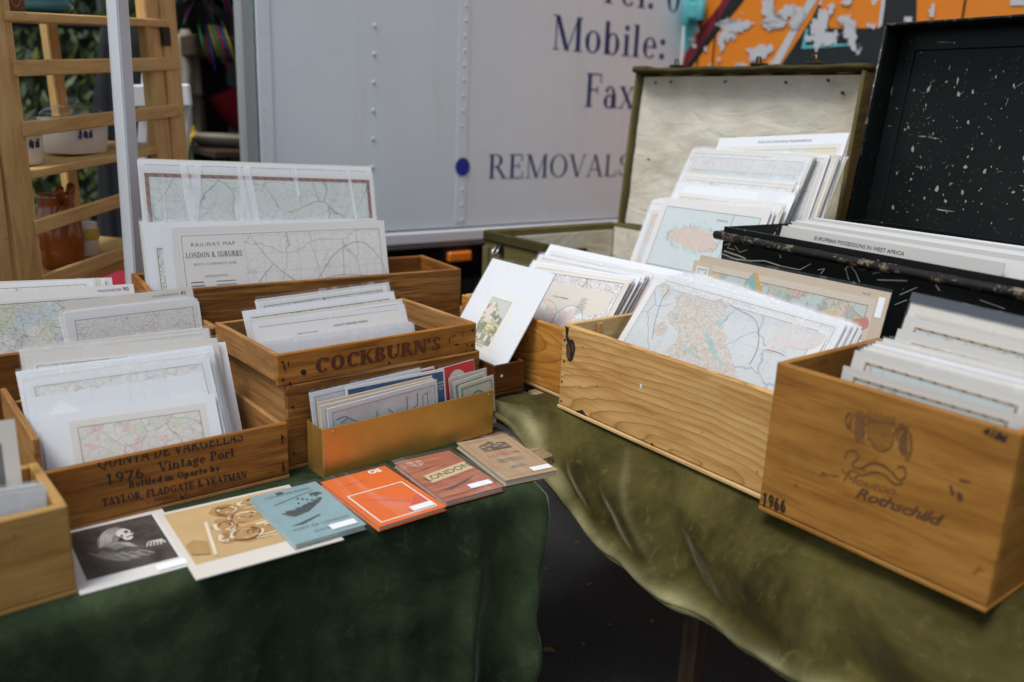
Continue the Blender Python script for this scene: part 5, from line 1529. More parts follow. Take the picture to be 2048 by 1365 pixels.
flat('loch', [rough_edge(HP([(1408, 660), (1418, 670), (1428, 690), (1436, 712), (1448, 730), (1442, 730), (1428, 714), (1420, 696), (1411, 676)]), .003, 4), rough_edge(HP([(1362, 684), (1372, 692), (1390, 707), (1402, 717), (1396, 717), (1380, 708), (1368, 696)]), .003, 5), rough_edge(HP([(1432, 642), (1444, 638), (1446, 648), (1438, 654)]), .004, 6), rough_edge(HP([(1348, 632), (1356, 634), (1355, 642), (1348, 640)]), .004, 7)], simple('loch_teal', (.33, .44, .43), .6, .4, 120), o, .0017)
flat('coast_line', stroke(HP([(1455, 606), (1480, 622), (1510, 640), (1518, 668), (1515, 700), (1500, 730)], 6), .0014) + stroke(HP([(1305, 680), (1312, 640), (1325, 600), (1340, 580)], 6), .001) + stroke(HP([(1532, 700), (1556, 706), (1570, 712)], 6), .001), GREYINK, o, .0016)
link('plastic_sleeve', print_mesh(-w / 2 - .003, 0, w / 2 + .003, h + .006, .004, SLEEVE, 6, .0035, 1), None, o)
# -- the map with the teal and orange coast leaning on the tin trunk
AF = Crate()
AF.e, AF.nv, AF.d0, AF.floor, AF.th, AF.root = RS, RN, 0, ZR + .012, 0, R2.root
o = sheet(AF, (1402, 510), (1783, 586), 1.575, 12, .26, 'buff map numbered 95 with a teal and orange coastline, leaning on the tin trunk', card=TAN, style='africa', inset=(.016, .012, .026, .018), sleeve=1, clamp=False, din_r=1.535)
w, h = o['sheet_w'], o['sheet_h']
txt_on(o, 'No. 95', w / 2 - .05, .013, .006, GREYINK)
def onmap(p): return [(-w / 2 + u * w, h - v) for u, v in p]
flat('teal_bay', [rough_edge(onmap([(.31, .035), (.335, .016), (.355, .028), (.375, .055), (.41, .082), (.375, .08), (.345, .06)]), .003, 2)], simple('teal_wash', (.22, .42, .40), .6, .3, 90), o, .0012)
flat('orange_coast', [onmap([(.335, .016), (.36, .016), (.39, .042), (.43, .062), (.49, .07), (.49, .078), (.43, .078), (.395, .062), (.365, .042)])], simple('orange_wash', (.62, .34, .11), .6, .3, 90), o, .0014)
flat('red_land', [rough_edge(onmap([(.82, .074), (.88, .066), (.93, .052), (.945, .07), (.92, .09), (.86, .092)]), .005, 3)], simple('red_wash', (.52, .20, .16), .6, .2, 60), o, .0012)
flat('pink_coast', [onmap([(.30, .068), (.36, .075), (.46, .088), (.56, .095), (.72, .104), (.72, .11), (.5, .103), (.36, .09)])], simple('pink_wash', (.64, .34, .32), .6, .3, 60), o, .0012)
st = flat('price_sticker', [rect(w / 2 - .022, h - .052, w / 2 - .008, h - .012)], STICKER, o, .0016)
sheet(AF, (1388, 520), (1430, 528), 1.568, 12, .26, 'buff map edge just left of the teal coast map', card=TAN, style='street', clamp=False)

# -- canvas trunk
TKC = Crate()
TKC.e, TKC.nv = RS, RN
TKC.d0, TKC.floor, TKC.th, TKC.root = tk_n, ZR + .014, .016, tk
TG = 'maps standing in the canvas trunk'
o = sheet(TKC, (1440, 277), (1699, 266), .50, 24, .60, 'map headed PLAN OF LONDON & THE ENVIRONS at the very back of the canvas trunk', card=PAPER, style='sea', inset=(.012, .02, .012, .030))
txt_on(o, 'PLAN OF LONDON & THE ENVIRONS', .02, .022, .0105, GREYINK)
pack(TKC, (1470, 318), (1660, 318), .44, (1470, 300), (1697, 312), .49, 14, 26, 'map edge in the right bundle of the canvas trunk', 'bundle at the right of the canvas trunk', h=.6, cards=(CREAM, TAN, PAPER, GREYP, CREAM), styles=('pale', 'street'), sleeve_every=3, jx=7, jy=5, th=.002)
pack(TKC, (1388, 306), (1628, 318), .405, (1396, 297), (1634, 313), .435, 7, 30, 'white map behind the blue sea chart in the canvas trunk', TG, h=.58, styles=('pale', 'sea'), sleeve_every=2, jx=5)
sheet(TKC, (1378, 318), (1617, 332), .395, 31, .56, 'pale blue sea chart near the back of the canvas trunk', style='sea', inset=(.014, .02, .014, .02), sleeve=2)
pack(TKC, (1362, 366), (1588, 388), .33, (1374, 340), (1604, 356), .38, 6, 29, 'sheet between the blue sea chart and the yellow coast map', TG, h=.5, styles=('pale', 'isle'), sleeve_every=2, jx=4)
sheet(TKC, (1358, 370), (1592, 392), .325, 29, .48, 'map with a yellow sandy coast in the middle of the canvas trunk', style='sea', inset=(.014, .02, .014, .024))
pack(TKC, (1300, 420), (1556, 424), .215, (1318, 396), (1572, 412), .30, 11, 27, 'map edge in the bundle behind the pink island map', 'bundle behind the pink island map', h=.46, cards=(PAPER, CREAM, PINKP), styles=('isle', 'street', 'pale'), sleeve_every=3, jx=6, jy=3)
o = sheet(TKC, (1330, 395), (1543, 421), .205, 25, .44, 'map of a pink island on pale blue sea at the front of the canvas trunk', style=None, card=PINKP, name='island_map')
w, h = o['sheet_w'], o['sheet_h']
sm_ = map_style('sea', .3, .2)
pale_sea = map_mat('plain_sea', .3, .35, paper=(.66, .63, .61), land=(.535, .585, .605), tints=[(.57, .61, .62)], road=0, rail=False, words=.8, ink=(.3, .32, .34), ink_amt=.6, border=-1.)
isl = map_mat('pink_land', .2, .1, paper=(.61, .49, .45), land=(.61, .49, .45), tints=[(.62, .42, .38), (.56, .52, .49)], tint_scale=40, road=150, road2=60, ink=(.3, .25, .25), ink_amt=.7, words=.8, border=-1.)
isy = map_mat('yellow_land', .2, .1, paper=(.58, .53, .36), land=(.58, .53, .36), tints=[(.52, .50, .38)], tint_scale=40, road=150, road2=60, ink=(.3, .27, .22), ink_amt=.7, words=.8, border=-1.)
flat('sea_panel', [rect(-w / 2 + .022, .01, w / 2 - .022, h - .025)], pale_sea, o, .0012)
flat('island', [rough_edge(blob(-.03, h - .105, .085, .030, 40, .22, 12), .005, 4)], isl, o, .0014)
rr = random.Random(6)
hr = []
for cx_, cy_, rx_, ry_, n_ in ((-.03, h - .105, .085, .030, 70), (-.07, h - .25, .038, .030, 40)):
    for k in range(n_):
        a_ = 6.283 * k / n_ + rr.uniform(-.04, .04)
        r0, r1 = rr.uniform(.95, 1.1), rr.uniform(1.15, 1.6)
        hr += stroke([(cx_ + rx_ * r0 * math.cos(a_), cy_ + ry_ * r0 * math.sin(a_)), (cx_ + (rx_ * r0 + .02 * (r1 - r0)) * math.cos(a_), cy_ + (ry_ * r0 + .02 * (r1 - r0)) * math.sin(a_))], .0007)
flat('place_names', hr, GREYINK, o, .0018)['kind'] = 'stuff'
flat('small_island', [rough_edge(blob(-.07, h - .25, .038, .030, 30, .3, 14), .005, 5)], isy, o, .0014)
flat('map_frame', ringp(-w / 2 + .021, .01, w / 2 - .021, h - .024, .0011) + [rect(-w / 2 + .022, h - .195, w / 2 - .022, h - .1938), rect(.075, h - .194, .0762, h - .024)], GREYINK, o, .0016)
txt_on(o, 'JAMAICA', .045, .048, .009, GREYINK)
txt_on(o, 'INSET', .11, .055, .007, GREYINK)

# -- tin trunk
KC = Crate()
KC.e, KC.nv, KC.d0, KC.floor, KC.th, KC.root = KE, KN_, K0.dot(KN_), ZR + .01, .01, ktk
pack(KC, (1586, 444), (2080, 520), .235, (1640, 436), (2090, 497), .33, 11, 14, 'grey white map sheet standing in the tin trunk', 'maps in the tin trunk', h=.42, cards=(GREYP, PINKP, PAPER), styles=(None,), sleeve_every=0, jx=6)
o = sheet(KC, (1546, 448), (2012, 527), .20, 14, .42, 'grey sheet headed EUROPEAN POSSESSIONS IN WEST AFRICA in the tin trunk', card=GREYP, style=None)
txt_on(o, 'EUROPEAN POSSESSIONS IN WEST AFRICA', -.04, .021, .0125, BLACKINK)
txt_on(o, '20', -o['sheet_w'] / 2 + .025, .02, .009, GREYINK)
sheet(KC, (1560, 446), (2060, 526), .222, 14, .42, 'pinkish sheet just behind the West Africa sheet', card=PINKP, style=None)

# -- wine case
WG = 'maps packed in the wine case'
o = sheet(R3, (1829, 592), (2150, 664), .27, 15, .30, 'map under a glossy plastic flap at the back of the wine case', card=CREAM, style='atlas', inset=(.014, .01, .014, .03), sleeve=2)
flat('glossy_flap', [rect(-o['sheet_w'] / 2 - .002, o['sheet_h'] - .011, o['sheet_w'] / 2, o['sheet_h'] + .004)], simple('glossy_dark_plastic', (.05, .055, .07), .12, .2, 6, spec=.9), o, .0048)
sheet(R3, (1814, 632), (2150, 712), .25, 16, .28, 'grey framed atlas map second from the back of the wine case', card=GREYP, style='atlas', inset=(.014, .01, .014, .009))
sheet(R3, (1798, 658), (2150, 745), .225, 17, .27, 'beige atlas map third from the back of the wine case', card=GREYP, style='atlas', inset=(.024, .01, .014, .011))
pack(R3, (1722, 698), (2150, 808), .10, (1782, 676), (2150, 764), .20, 16, 20, 'pale map edge in the middle of the wine case', WG, h=.25, cards=(GREYP, PAPER, CREAM, PINKP, GREYP), styles=('atlas', 'street', 'atlas', 'pale'), sleeve_every=3, jx=4, th=.0012)
sheet(R3, (1710, 700), (2150, 822), .085, 20, .24, 'atlas map with a thin ruled frame second from the front of the wine case', card=GREYP, style='atlas', inset=(.016, .01, .014, .008))
sheet(R3, (1690, 732), (2150, 860), .05, 20, .24, 'atlas map at the very front of the wine case', card=GREYP, style='atlas', inset=(.014, .01, .014, .007))

# ================================================================== BOOKS AND PRINTS LYING ON THE LEFT TABLE
def lying(nl, nr, fl, z, th, name, label, cat, cover, pages=True, wfix=None, dfix=None):
    a, b, c = at_z(*nl, z + th), at_z(*nr, z + th), at_z(*fl, z + th)
    x = (b - a).normalized()
    w, d = wfix or (b - a).length, dfix or (c - a).length
    yaw = math.degrees(math.atan2(x.y, x.x))
    t = empty(name, (a.x, a.y, z), yaw, label, cat)
    if pages:
        board('back_cover', t, cover, (w / 2, d / 2, .0006), (w, d, .0012), bev=.0003)
        board('page_block', t, CREAM, (w / 2, d / 2, th / 2), (w - .005, d - .006, th - .0026), bev=.0006)
        board('front_cover', t, cover, (w / 2, d / 2, th - .0006), (w, d, .0012), bev=.0003)
    else:
        board('card', t, cover, (w / 2, d / 2, th / 2), (w, d, th), bev=.0002)
    return t, w, d
TOP = lambda t, nm, polys, mat, z: flat(nm, polys, mat, t, z)
def sticker(t, w, th, x=.62, wd=.33, y=.012): board('price_sticker', t, STICKER, (w * (x + wd / 2), y + .009, th + .0016), (w * wd, .019, .0012), bev=.0003)
def wrap(t, w, d, th):
    s = print_mesh(-.004, -.005, w + .004, d + .004, th + .0032, SLEEVE, 8, .003, 2)
    link('plastic_sleeve', s, None, t)
ZT = .7447
# skull engraving
t, w, d = lying((160, 1190), (398, 1126), (84, 1071), ZT, .0018, 'skull_engraving', 'dark engraving of a hooded skeleton on a pale mount, lying on the green cloth', 'print', PINKP, False, None, .228)
def engr():
    mt, nt, bs = new_mat('sooty_engraving')
    v = coords(nt, rnd=False)
    n = noi(nt, v, 24, 5, .65, .8)
    c = mix(nt, step(nt, n, .35, .75), (.038, .031, .026), (.105, .09, .08))
    put(nt, bs, col=c, rough=.5)
    return mt
pic = flat('picture', [rect(.016, .036, w - .022, d - .014)], engr(), t, .0021)
BONE = simple('pale_etching', (.58, .55, .51), .6, .7, 190)
DIM = simple('dim_etching', (.24, .215, .19), .6, .8, 170)
def E(p): return [(.016 + x * (w - .038), .036 + y * (d - .05)) for x, y in p]
def es(pts, wd): return stroke(curve_pts([E([p])[0] for p in pts], 6), wd)
robe = [E([(.16, .36), (.28, .50), (.40, .56), (.54, .56), (.66, .48), (.72, .36), (.60, .26), (.40, .20), (.24, .22)])]
flat('robe_shade', robe, simple('grey_etching', (.10, .088, .078), .6, .8, 120), t, .00222)
flat('hood_shade', [E([(.25, .54), (.28, .72), (.36, .84), (.47, .90), (.57, .88), (.63, .80), (.54, .72), (.50, .62), (.44, .53)])], DIM, t, .00225)
robe = []
for k in range(14): robe += es([(.22 + .03 * k, .42 - .012 * k + .02 * (k % 3)), (.30 + .03 * k, .30 - .02 * (k % 3)), (.42 + .028 * k, .20 - .012 * (k % 4))], .0032)
for k in range(6): robe += es([(.12 + .02 * k, .50 - .03 * k), (.20 + .02 * k, .44 - .03 * k), (.30 + .02 * k, .46 - .03 * k)], .003)
flat('robe', robe, DIM, t, .0024)['kind'] = 'stuff'
hood = []
for k in range(5): hood += es([(.28 + .030 * k, .55 + .012 * k), (.33 + .026 * k, .74 - .012 * k), (.43 + .016 * k, .86 - .030 * k), (.56 - .010 * k, .87 - .030 * k)], .0022)
for k in range(4): hood += es([(.33 + .025 * k, .53 - .035 * k), (.46 + .02 * k, .56 - .035 * k), (.60 + .015 * k, .48 - .03 * k)], .0020)
for k in range(5): hood += es([(.74 + .04 * k, .33 - .005 * k), (.79 + .035 * k, .42), (.86 + .025 * k, .40 - .02 * k)], .0022)
hood += [E([(.50, .76), (.545, .82), (.61, .82), (.655, .77), (.668, .72), (.685, .665), (.66, .645), (.662, .595), (.625, .555), (.575, .56), (.55, .60), (.535, .65), (.50, .69)])]
flat('skull_hood', hood, BONE, t, .0030)['kind'] = 'stuff'
SK = MATS['sooty_engraving']
flat('eye_hollows', [E(blob(.612, .725, .024, .026, 10, .2, 1)), E(blob(.660, .685, .010, .016, 8, .2, 2)), E([(.585, .618), (.662, .632), (.662, .616), (.585, .602)]), E(blob(.548, .66, .012, .030, 8, .3, 3))], SK, t, .0046)
flat('price_sticker', [rect(w - .062, .006, w - .016, .026)], STICKER, t, .0035)
# sepia figure print
t, w, d = lying((392, 1160), (688, 1079), (318, 1028), ZT, .0022, 'sepia_print', 'sepia print of pale figures on cream paper, lying half under the blue booklet', 'print', CREAM, False)
rr = random.Random(8)
SEPB = simple('tan_wash_paper', (.50, .335, .165), .6, .35, 14)
SEPD = simple('sepia_ink_line', (.20, .080, .022), .6, .5, 60)
SEPM = simple('sepia_mid_wash', (.38, .215, .085), .6, .5, 40)
SEPL = simple('cream_highlight', (.68, .57, .41), .6, .2, 40)
flat('picture', [rect(.012, .045, w - .012, d - .010)], SEPB, t, .0025)
def fig(u, v): return (.012 + u * (w - .024), .045 + v * (d - .055))
mid, lt, dk = [], [], []
for (cx, cy, rx, ry, sd2) in ((.62, .30, .26, .16, 1), (.55, .62, .16, .13, 2), (.80, .62, .14, .2, 3), (.70, .86, .16, .09, 4), (.36, .52, .10, .14, 5), (.45, .30, .14, .13, 6), (.44, .80, .12, .12, 7), (.30, .30, .06, .10, 9)):
    mid.append([fig(*q) for q in blob(cx, cy, rx, ry, 26, .3, sd2)])
    for k in range(13):
        a0, l_ = rr.uniform(0, 6.28), rr.uniform(.5, 1.6)
        k2 = rr.uniform(.25, .95)
        pts = [fig(cx + rx * k2 * math.cos(a0 + l_ * q / 4), cy + ry * k2 * math.sin(a0 + l_ * q / 4)) for q in range(5)]
        (dk if k % 2 else lt).append((pts, rr.uniform(.0012, .0028 if k % 2 else .0065)))
flat('wash', mid, SEPM, t, .0027)
flat('highlights', [p for q, wd_ in lt for p in stroke(curve_pts(q, 4), wd_)], SEPL, t, .0029)['kind'] = 'stuff'
flat('ink_lines', [p for q, wd_ in dk for p in stroke(curve_pts(q, 4), wd_)], SEPD, t, .0036)['kind'] = 'stuff'
flat('white_staff', stroke([fig(.16, .06), fig(.24, .66)], .006), simple('cream_wash', (.68, .58, .43), .6, .1, 50), t, .0045)
flat('shaded_ground', [[fig(.01, .16), fig(.13, .10), fig(.16, .32), fig(.08, .40), fig(.01, .34)]], simple('tan_wash', (.40, .245, .10), .6, .3, 50), t, .0043)
# blue booklet, lying on the sepia print
t, w, d = lying((590, 1090), (733, 1049), (481, 1000), ZT + .0030, .010, 'blue_booklet', 'pale blue booklet with a dark harbour picture on its cover', 'book', simple('faded_blue_cover', (.225, .345, .375), .55, .2, 25), True)
INKB = simple('blue_black_ink', (.05, .065, .07), .6, .5, 120)
th = .010
def B_(u, v): return (u * w, v * d)
flat('picture', [[B_(.22, .50), B_(.30, .44), B_(.52, .47), B_(.78, .60), B_(.86, .66), B_(.82, .68), B_(.6, .60), B_(.40, .56), B_(.26, .58)], [B_(.74, .80), B_(.80, .72), B_(.92, .74), B_(.88, .79)], [B_(.15, .30), B_(.3, .28), B_(.62, .36), B_(.60, .38), B_(.3, .32)], [B_(.20, .72), B_(.85, .84), B_(.86, .85), B_(.2, .735)]] + [[B_(*q) for q in blob(.5 + .05 * i, .66 + .03 * ((i * 7) % 4), .02, .018, 8, .4, i)] for i in range(7)] + [[B_(*q) for q in blob(.24 + .1 * i, .53 + .02 * i, .05, .02, 10, .5, i + 40)] for i in range(5)], INKB, t, th + .0003)
flat('crest', [[B_(*q) for q in blob(.40, .93, .055, .032, 12, .2, 4)]], INKB, t, th + .0003)
small_text('lettering', 'LONDON RIVER', .0125, INKB, t, Matrix.Translation((w * .5, d * .875, th + .0004)))
small_text('lettering', 'PORT OF LONDON', .012, INKB, t, Matrix.Translation((w * .52, d * .20, th + .0004)))
small_text('lettering', 'GUIDE', .010, INKB, t, Matrix.Translation((w * .45, d * .10, th + .0004)))
sticker(t, w, th, .56, .36, .012)
wrap(t, w, d, th)
# orange map
t, w, d = lying((757, 1055), (893, 1013), (657, 961), ZT, .009, 'orange_map', 'bright orange folded map with a white square outline, in a clear sleeve', 'map', simple('bright_orange_cover', (.74, .135, .012), .4, .08, 12), True)
th = .009
flat('white_outline', ringp(.012, .012, w - .012, d * .62, .0028), WHITEINK, t, th + .0003)
small_text('lettering', 'London S.E.', .013, REDINK, t, Matrix.Translation((w * .36, d * .80, th + .0004)))
small_text('emblem', 'OS', .022, WHITEINK, t, Matrix.Translation((w * .78, d * .905, th + .0004)), .0012)
PAT = simple('salmon_relief', (.62, .10, .05), .5, .3, 30)
flat('coloured_panel', [[(w * .62, .016), (w - .016, .016), (w - .016, d * .33), (w * .80, d * .30), (w * .66, d * .20), (w * .5, d * .12)], [(w * .2, d * .50), (w * .5, d * .40), (w * .72, d * .26), (w * .66, d * .25), (w * .4, d * .38)]], PAT, t, th + .00025)
sticker(t, w, th, .58, .33, .016)
wrap(t, w, d, th)
# London guide
def redcover():
    mt, nt, bs = new_mat('mottled_red_cover')
    v = coords(nt, (1, 1, 1), rnd=False)
    n = noi(nt, nd(nt, 'Mapping', {0: v, 2: (0, 0, .9), 3: (5, 28, 1)}).outputs[0], 2.4, 4, .6, .6)
    n2 = noi(nt, v, 60, 3)
    c = ramp(nt, n, [(.36, (.16, .055, .035)), (.44, (.36, .105, .055)), (.58, (.44, .14, .075)), (.70, (.50, .22, .13))])
    c = mix(nt, mth(nt, 'MULTIPLY', n2, .35), c, (.30, .10, .06))
    put(nt, bs, col=c, rough=.5)
    return mt
t, w, d = lying((891, 1004), (1008, 973), (791, 925), ZT, .011, 'london_guide', 'red and brown LONDON guide book with a cream title strip', 'book', redcover(), True)
th = .011
flat('title_strip', [[(w * .16, d * .40), (w * .97, d * .50), (w * .97, d * .68), (w * .16, d * .58)]], simple('cream_strip', (.58, .45, .27), .6, .1, 30), t, th + .0003)
mm = Matrix.Rotation(math.atan2(d * .1, w * .81), 4, 'Z')
mm.translation = (w * .565, d * .50, th + .0005)
small_text('lettering', 'LONDON', .0275, simple('sepia_ink', (.10, .06, .03), .6, .2, 50), t, mm, .0002, 0, 1.0)
flat('shield', [[(w * .16, d * .93), (w * .40, d * .93), (w * .40, d * .84), (w * .28, d * .77), (w * .16, d * .84)]], simple('faded_shield', (.42, .30, .24), .6, .2, 50), t, th + .0003)
flat('shield_cross', [rect(w * .265, d * .78, w * .295, d * .93), rect(w * .165, d * .865, w * .395, d * .88)], REDINK, t, th + .0005)
flat('brush_streak', [[(w * .08, d * .22), (w * .3, d * .24), (w * .62, d * .30), (w * .86, d * .36), (w * .6, d * .26), (w * .3, d * .19)], [(w * .2, d * .72), (w * .62, d * .74), (w * .3, d * .70)]], simple('smoky_brown', (.10, .06, .045), .6, .4, 50), t, th + .0003)
sticker(t, w, th, .54, .38, .022)
wrap(t, w, d, th)
# buff London map
t, w, d = lying((1010, 962), (1116, 940), (898, 889), ZT, .013, 'buff_map_book', 'buff MAP OF LONDON book with a dark engraved panel, at the table end', 'book', simple('buff_paper_cover', (.40, .27, .155), .6, .3, 28), True)
th = .013
flat('ruled_frame', ringp(.012, .014, w - .010, d - .012, .0012), REDINK, t, th + .0003)
flat('engraved_panel', [[(w * .26, d * .66), (w * .80, d * .66), (w * .80, d * .82), (w * .62, d * .86), (w * .53, d * .90), (w * .44, d * .86), (w * .26, d * .82)]], simple('brown_engraving', (.11, .075, .045), .6, .85, 150), t, th + .0003)
flat('engraved_lines', [blob(w * x, d * y, .006, .005, 9, .5, i) for i, (x, y) in enumerate([(.34, .78), (.45, .80), (.55, .76), (.66, .79), (.72, .73), (.40, .71), (.60, .83)])], simple('buff_highlight', (.34, .24, .14), .6, .3, 60), t, th + .0005)
small_text('lettering', 'MAP OF', .0095, REDINK, t, Matrix.Translation((w * .52, d * .595, th + .0004)))
ps, tw = serif('LONDON', .0135, T=.2, t=.08)
flat('lettering', [[(x * .62 * w / tw + w * .2, y + d * .515) for x, y in p] for p in ps], REDINK, t, th + .0004)
flat('lower_vignette', [rect(w * .28, d * .36, w * .76, d * .45), blob(w * .5, d * .24, .018, .009, 14, .3, 3)], simple('faint_engraving', (.24, .165, .095), .6, .7, 120), t, th + .0003)
small_text('lettering', 'LARGE SCALE', .007, REDINK, t, Matrix.Translation((w * .3, d * .92, th + .0004)))
sticker(t, w, th, .60, .36, .014)
wrap(t, w, d, th)

# ================================================================== SHELF, POLE AND WHAT STANDS ON THEM
e1 = ray(1376, 95).normalized()
sn = e1.cross(Z).normalized()                       # shelf's face normal (to the right / viewer)
nb = -sn if sn.x > 0 else sn                        # towards the shelf's back
A0 = CAM + ray(40, 280) * (2.15 / ray(40, 280).y)
sd_ = A0.dot(sn)
def sp(u, v, back=0.0): return at_plane(u, v, sn, sd_) + nb * back
sh = empty('wooden_shelf', Vector((A0.x, A0.y, 0)), 0, 'honey coloured slatted wooden shelf unit at the left, holding crockery', 'shelf')
def post(ua, va, ub, vb, w, back, d=.035, mat=W_SHELF, zb=0.0):
    p = sp(ua, va)
    q = sp(ub, vb)
    dirn = (q - p).normalized()
    k = (zb - p.z) / dirn.z
    top = p - dirn * .25
    return beam('post', sh, top + nb * back, p + dirn * k + nb * back, e1, w, d, mat, .004)
post(-20, 0, 54, 560, .085, .0)
post(-70, 0, -4, 560, .075, .005)
post(326, 0, 354, 315, .082, .0)
post(296, 0, 324, 300, .070, .006)
post(-40, 0, 30, 560, .05, .36, .03)
post(300, 0, 330, 300, .05, .36, .03)
for (ua, va, ub, vb, va2, vb2) in ((-6, 22, 323, 39, 42, 55), (12, 121, 342, 115, 153, 140), (30, 243, 350, 208, 275, 231), (56, 441, 345, 352, 469, 376), (72, 551, 350, 452, 578, 478)):
    p, q = sp(ua, (va + va2) / 2, -.018), sp(ub, (vb + vb2) / 2, -.018)
    w = (sp(ua, va) - sp(ua, va2)).length * .5 + (sp(ub, vb) - sp(ub, vb2)).length * .5
    beam('slat', sh, p, q, Z, w, .014, W_SHELF, .003)
for (ua, va, ub, vb, nm) in ((-6, 32, 323, 47, 'shelf_board'), (50, 352, 344, 295, 'shelf_board'), (66, 600, 350, 490, 'shelf_board')):
    p, q = sp(ua, va, .16), sp(ub, vb, .16)
    beam(nm, sh, p, q, Z, .022, .33, W_SHELF, .003)
hp_ = sp(320, 73, -.02)
hb = beam('hinge', sh, hp_ - e1 * .02, hp_ + e1 * .022, Z, .055, .006, IRON, .001)
# pale hooks and tags not needed: the white gazebo pole stands in front
pa, pb = CAM + ray(224, 0) * (2.22 / ray(224, 0).y), CAM + ray(262, 560) * (2.22 / ray(262, 560).y)
pd = (pb - pa).normalized()
pole = empty('gazebo_pole', pa + pd * ((0 - pa.z) / pd.z), 0, 'white angled metal gazebo pole in front of the wooden shelf', 'pole')
pt, pbm = pa - pd * .6, pa + pd * ((0 - pa.z) / pd.z)
ex = Vector((.92, -.39, 0))
ey = Vector((.39, .92, 0))
beam('pole_face', pole, pt, pbm, ex, .030, .004, WHITEM, .001)
beam('pole_flange', pole, pt + ex * .0152 + ey * .018, pbm + ex * .0152 + ey * .018, ey, .034, .004, WHITEM, .001)
beam('pole_flange', pole, pt - ex * .0175 + ey * .016, pbm - ex * .0175 + ey * .016, ey, .036, .004, WHITEM, .001)

CER = simple('white_glazed_ceramic', (.82, .82, .80), .18, .04, 8, spec=.6)
CERB = simple('blue_glazed_ceramic', (.02, .16, .30), .2, .2, 10, spec=.6)
CERBR = simple('amber_brown_glaze', (.28, .075, .012), .15, .45, 10, spec=.7)
CERG = simple('pale_green_ceramic', (.40, .43, .30), .4, .1, 12)
CERY = simple('yellow_glaze', (.62, .50, .10), .3, .1, 12)
def glass_mat():
    mt, nt, bs = new_mat('clear_lid_glass')
    out = nt.nodes['Material Output']
    gl = nd(nt, 'BsdfGlossy', {'Color': (1, 1, 1, 1), 'Roughness': .05}).outputs[0]
    tr = nd(nt, 'BsdfTransparent', {'Color': (.94, .96, .96, 1)}).outputs[0]
    f = mth(nt, 'ADD', mth(nt, 'MULTIPLY', mth(nt, 'POWER', nd(nt, 'LayerWeight', {'Blend': .5}).outputs['Facing'], 3.), .5), .06, clamp=True)
    nt.links.new(nd(nt, 'MixShader', {0: f, 1: tr, 2: gl}).outputs[0], out.inputs[0])
    return mt
GLASS = glass_mat()
eyaw = math.degrees(math.atan2(e1.y, e1.x))
def shelf_z(p, ua, va, ub, vb):
    a, b = sp(ua, va), sp(ub, vb)
    t = (p - a).dot(e1) / (b - a).dot(e1)
    return (a + (b - a) * t).z + .0125
def on_shelf(u, v, back, row=((50, 352, 344, 295))):
    p = sp(u, v, back)
    p.z = shelf_z(p, *row)
    return p
def casserole(pos, L, W, H, label, yaw, lid=True):
    t = empty('casserole_dish', pos, yaw, label, 'dish')
    lathe('dish', [(.42, 0), (.46, .004), (.485, H * .55), (.50, H * .9), (.52, H * .97), (.52, H), (.485, H), (.46, .02)], CER, t, (0, 0, 0), 36, L, W, .55)
    board('lug_handle', t, CER, (0, -W * .53, H * .93), (L * .4, .02, .010), bev=.004)
    board('lug_handle', t, CER, (-L * .53, 0, H * .93), (.02, W * .4, .010), bev=.004)
    board('lug_handle', t, CER, (L * .53, 0, H * .93), (.02, W * .4, .010), bev=.004)
    pts = []
    rr = random.Random(2)
    fl_ = []
    for i in range(3):
        for k in range(14): fl_.append(rect(-L * .36 + i * .022 + rr.uniform(0, .014), H * .42 + rr.uniform(0, .022), -L * .36 + i * .022 + .004 + rr.uniform(0, .014), H * .42 + .004 + rr.uniform(0, .022)))
    flat('printed_band', fl_, NAVY, t, 0, front_mtx(0, 0, -W * .492))
    if lid:
        lathe('glass_lid', [(.49, H), (.49, H + .008), (.40, H + .024), (.15, H + .032), (.05, H + .034)], GLASS, t, (0, 0, .002), 32, L, W, .6)
        lathe('lid_knob', [(.012, 0), (.02, .008), (.018, .018), (.008, .02)], GLASS, t, (0, 0, H + .036), 14)
    return t
cy_ = eyaw
casserole(on_shelf(222, 318, .11), .19, .13, .10, 'white casserole with a blue patterned band and glass lid, largest on the middle shelf', cy_)
casserole(on_shelf(98, 343, .09), .11, .11, .10, 'small white casserole with a glass lid at the left of the middle shelf', cy_)
casserole(on_shelf(262, 308, .17), .15, .12, .06, 'white casserole half hidden by the gazebo pole', cy_)
# square glass vase
gv = empty('glass_vase', on_shelf(170, 322, .27), cy_, 'tall square clear glass vase behind the casseroles', 'vase')
for c, d in (((.045, 0, .16), (.004, .09, .32)), ((-.045, 0, .16), (.004, .09, .32)), ((0, .045, .16), (.086, .004, .32)), ((0, -.045, .16), (.086, .004, .32)), ((0, 0, .004), (.086, .086, .008))):
    board('glass_side', gv, GLASS, c, d, bev=.001)
board('paper_roll', gv, PAPER, (.0, .02, .16), (.05, .03, .30), bev=.012)
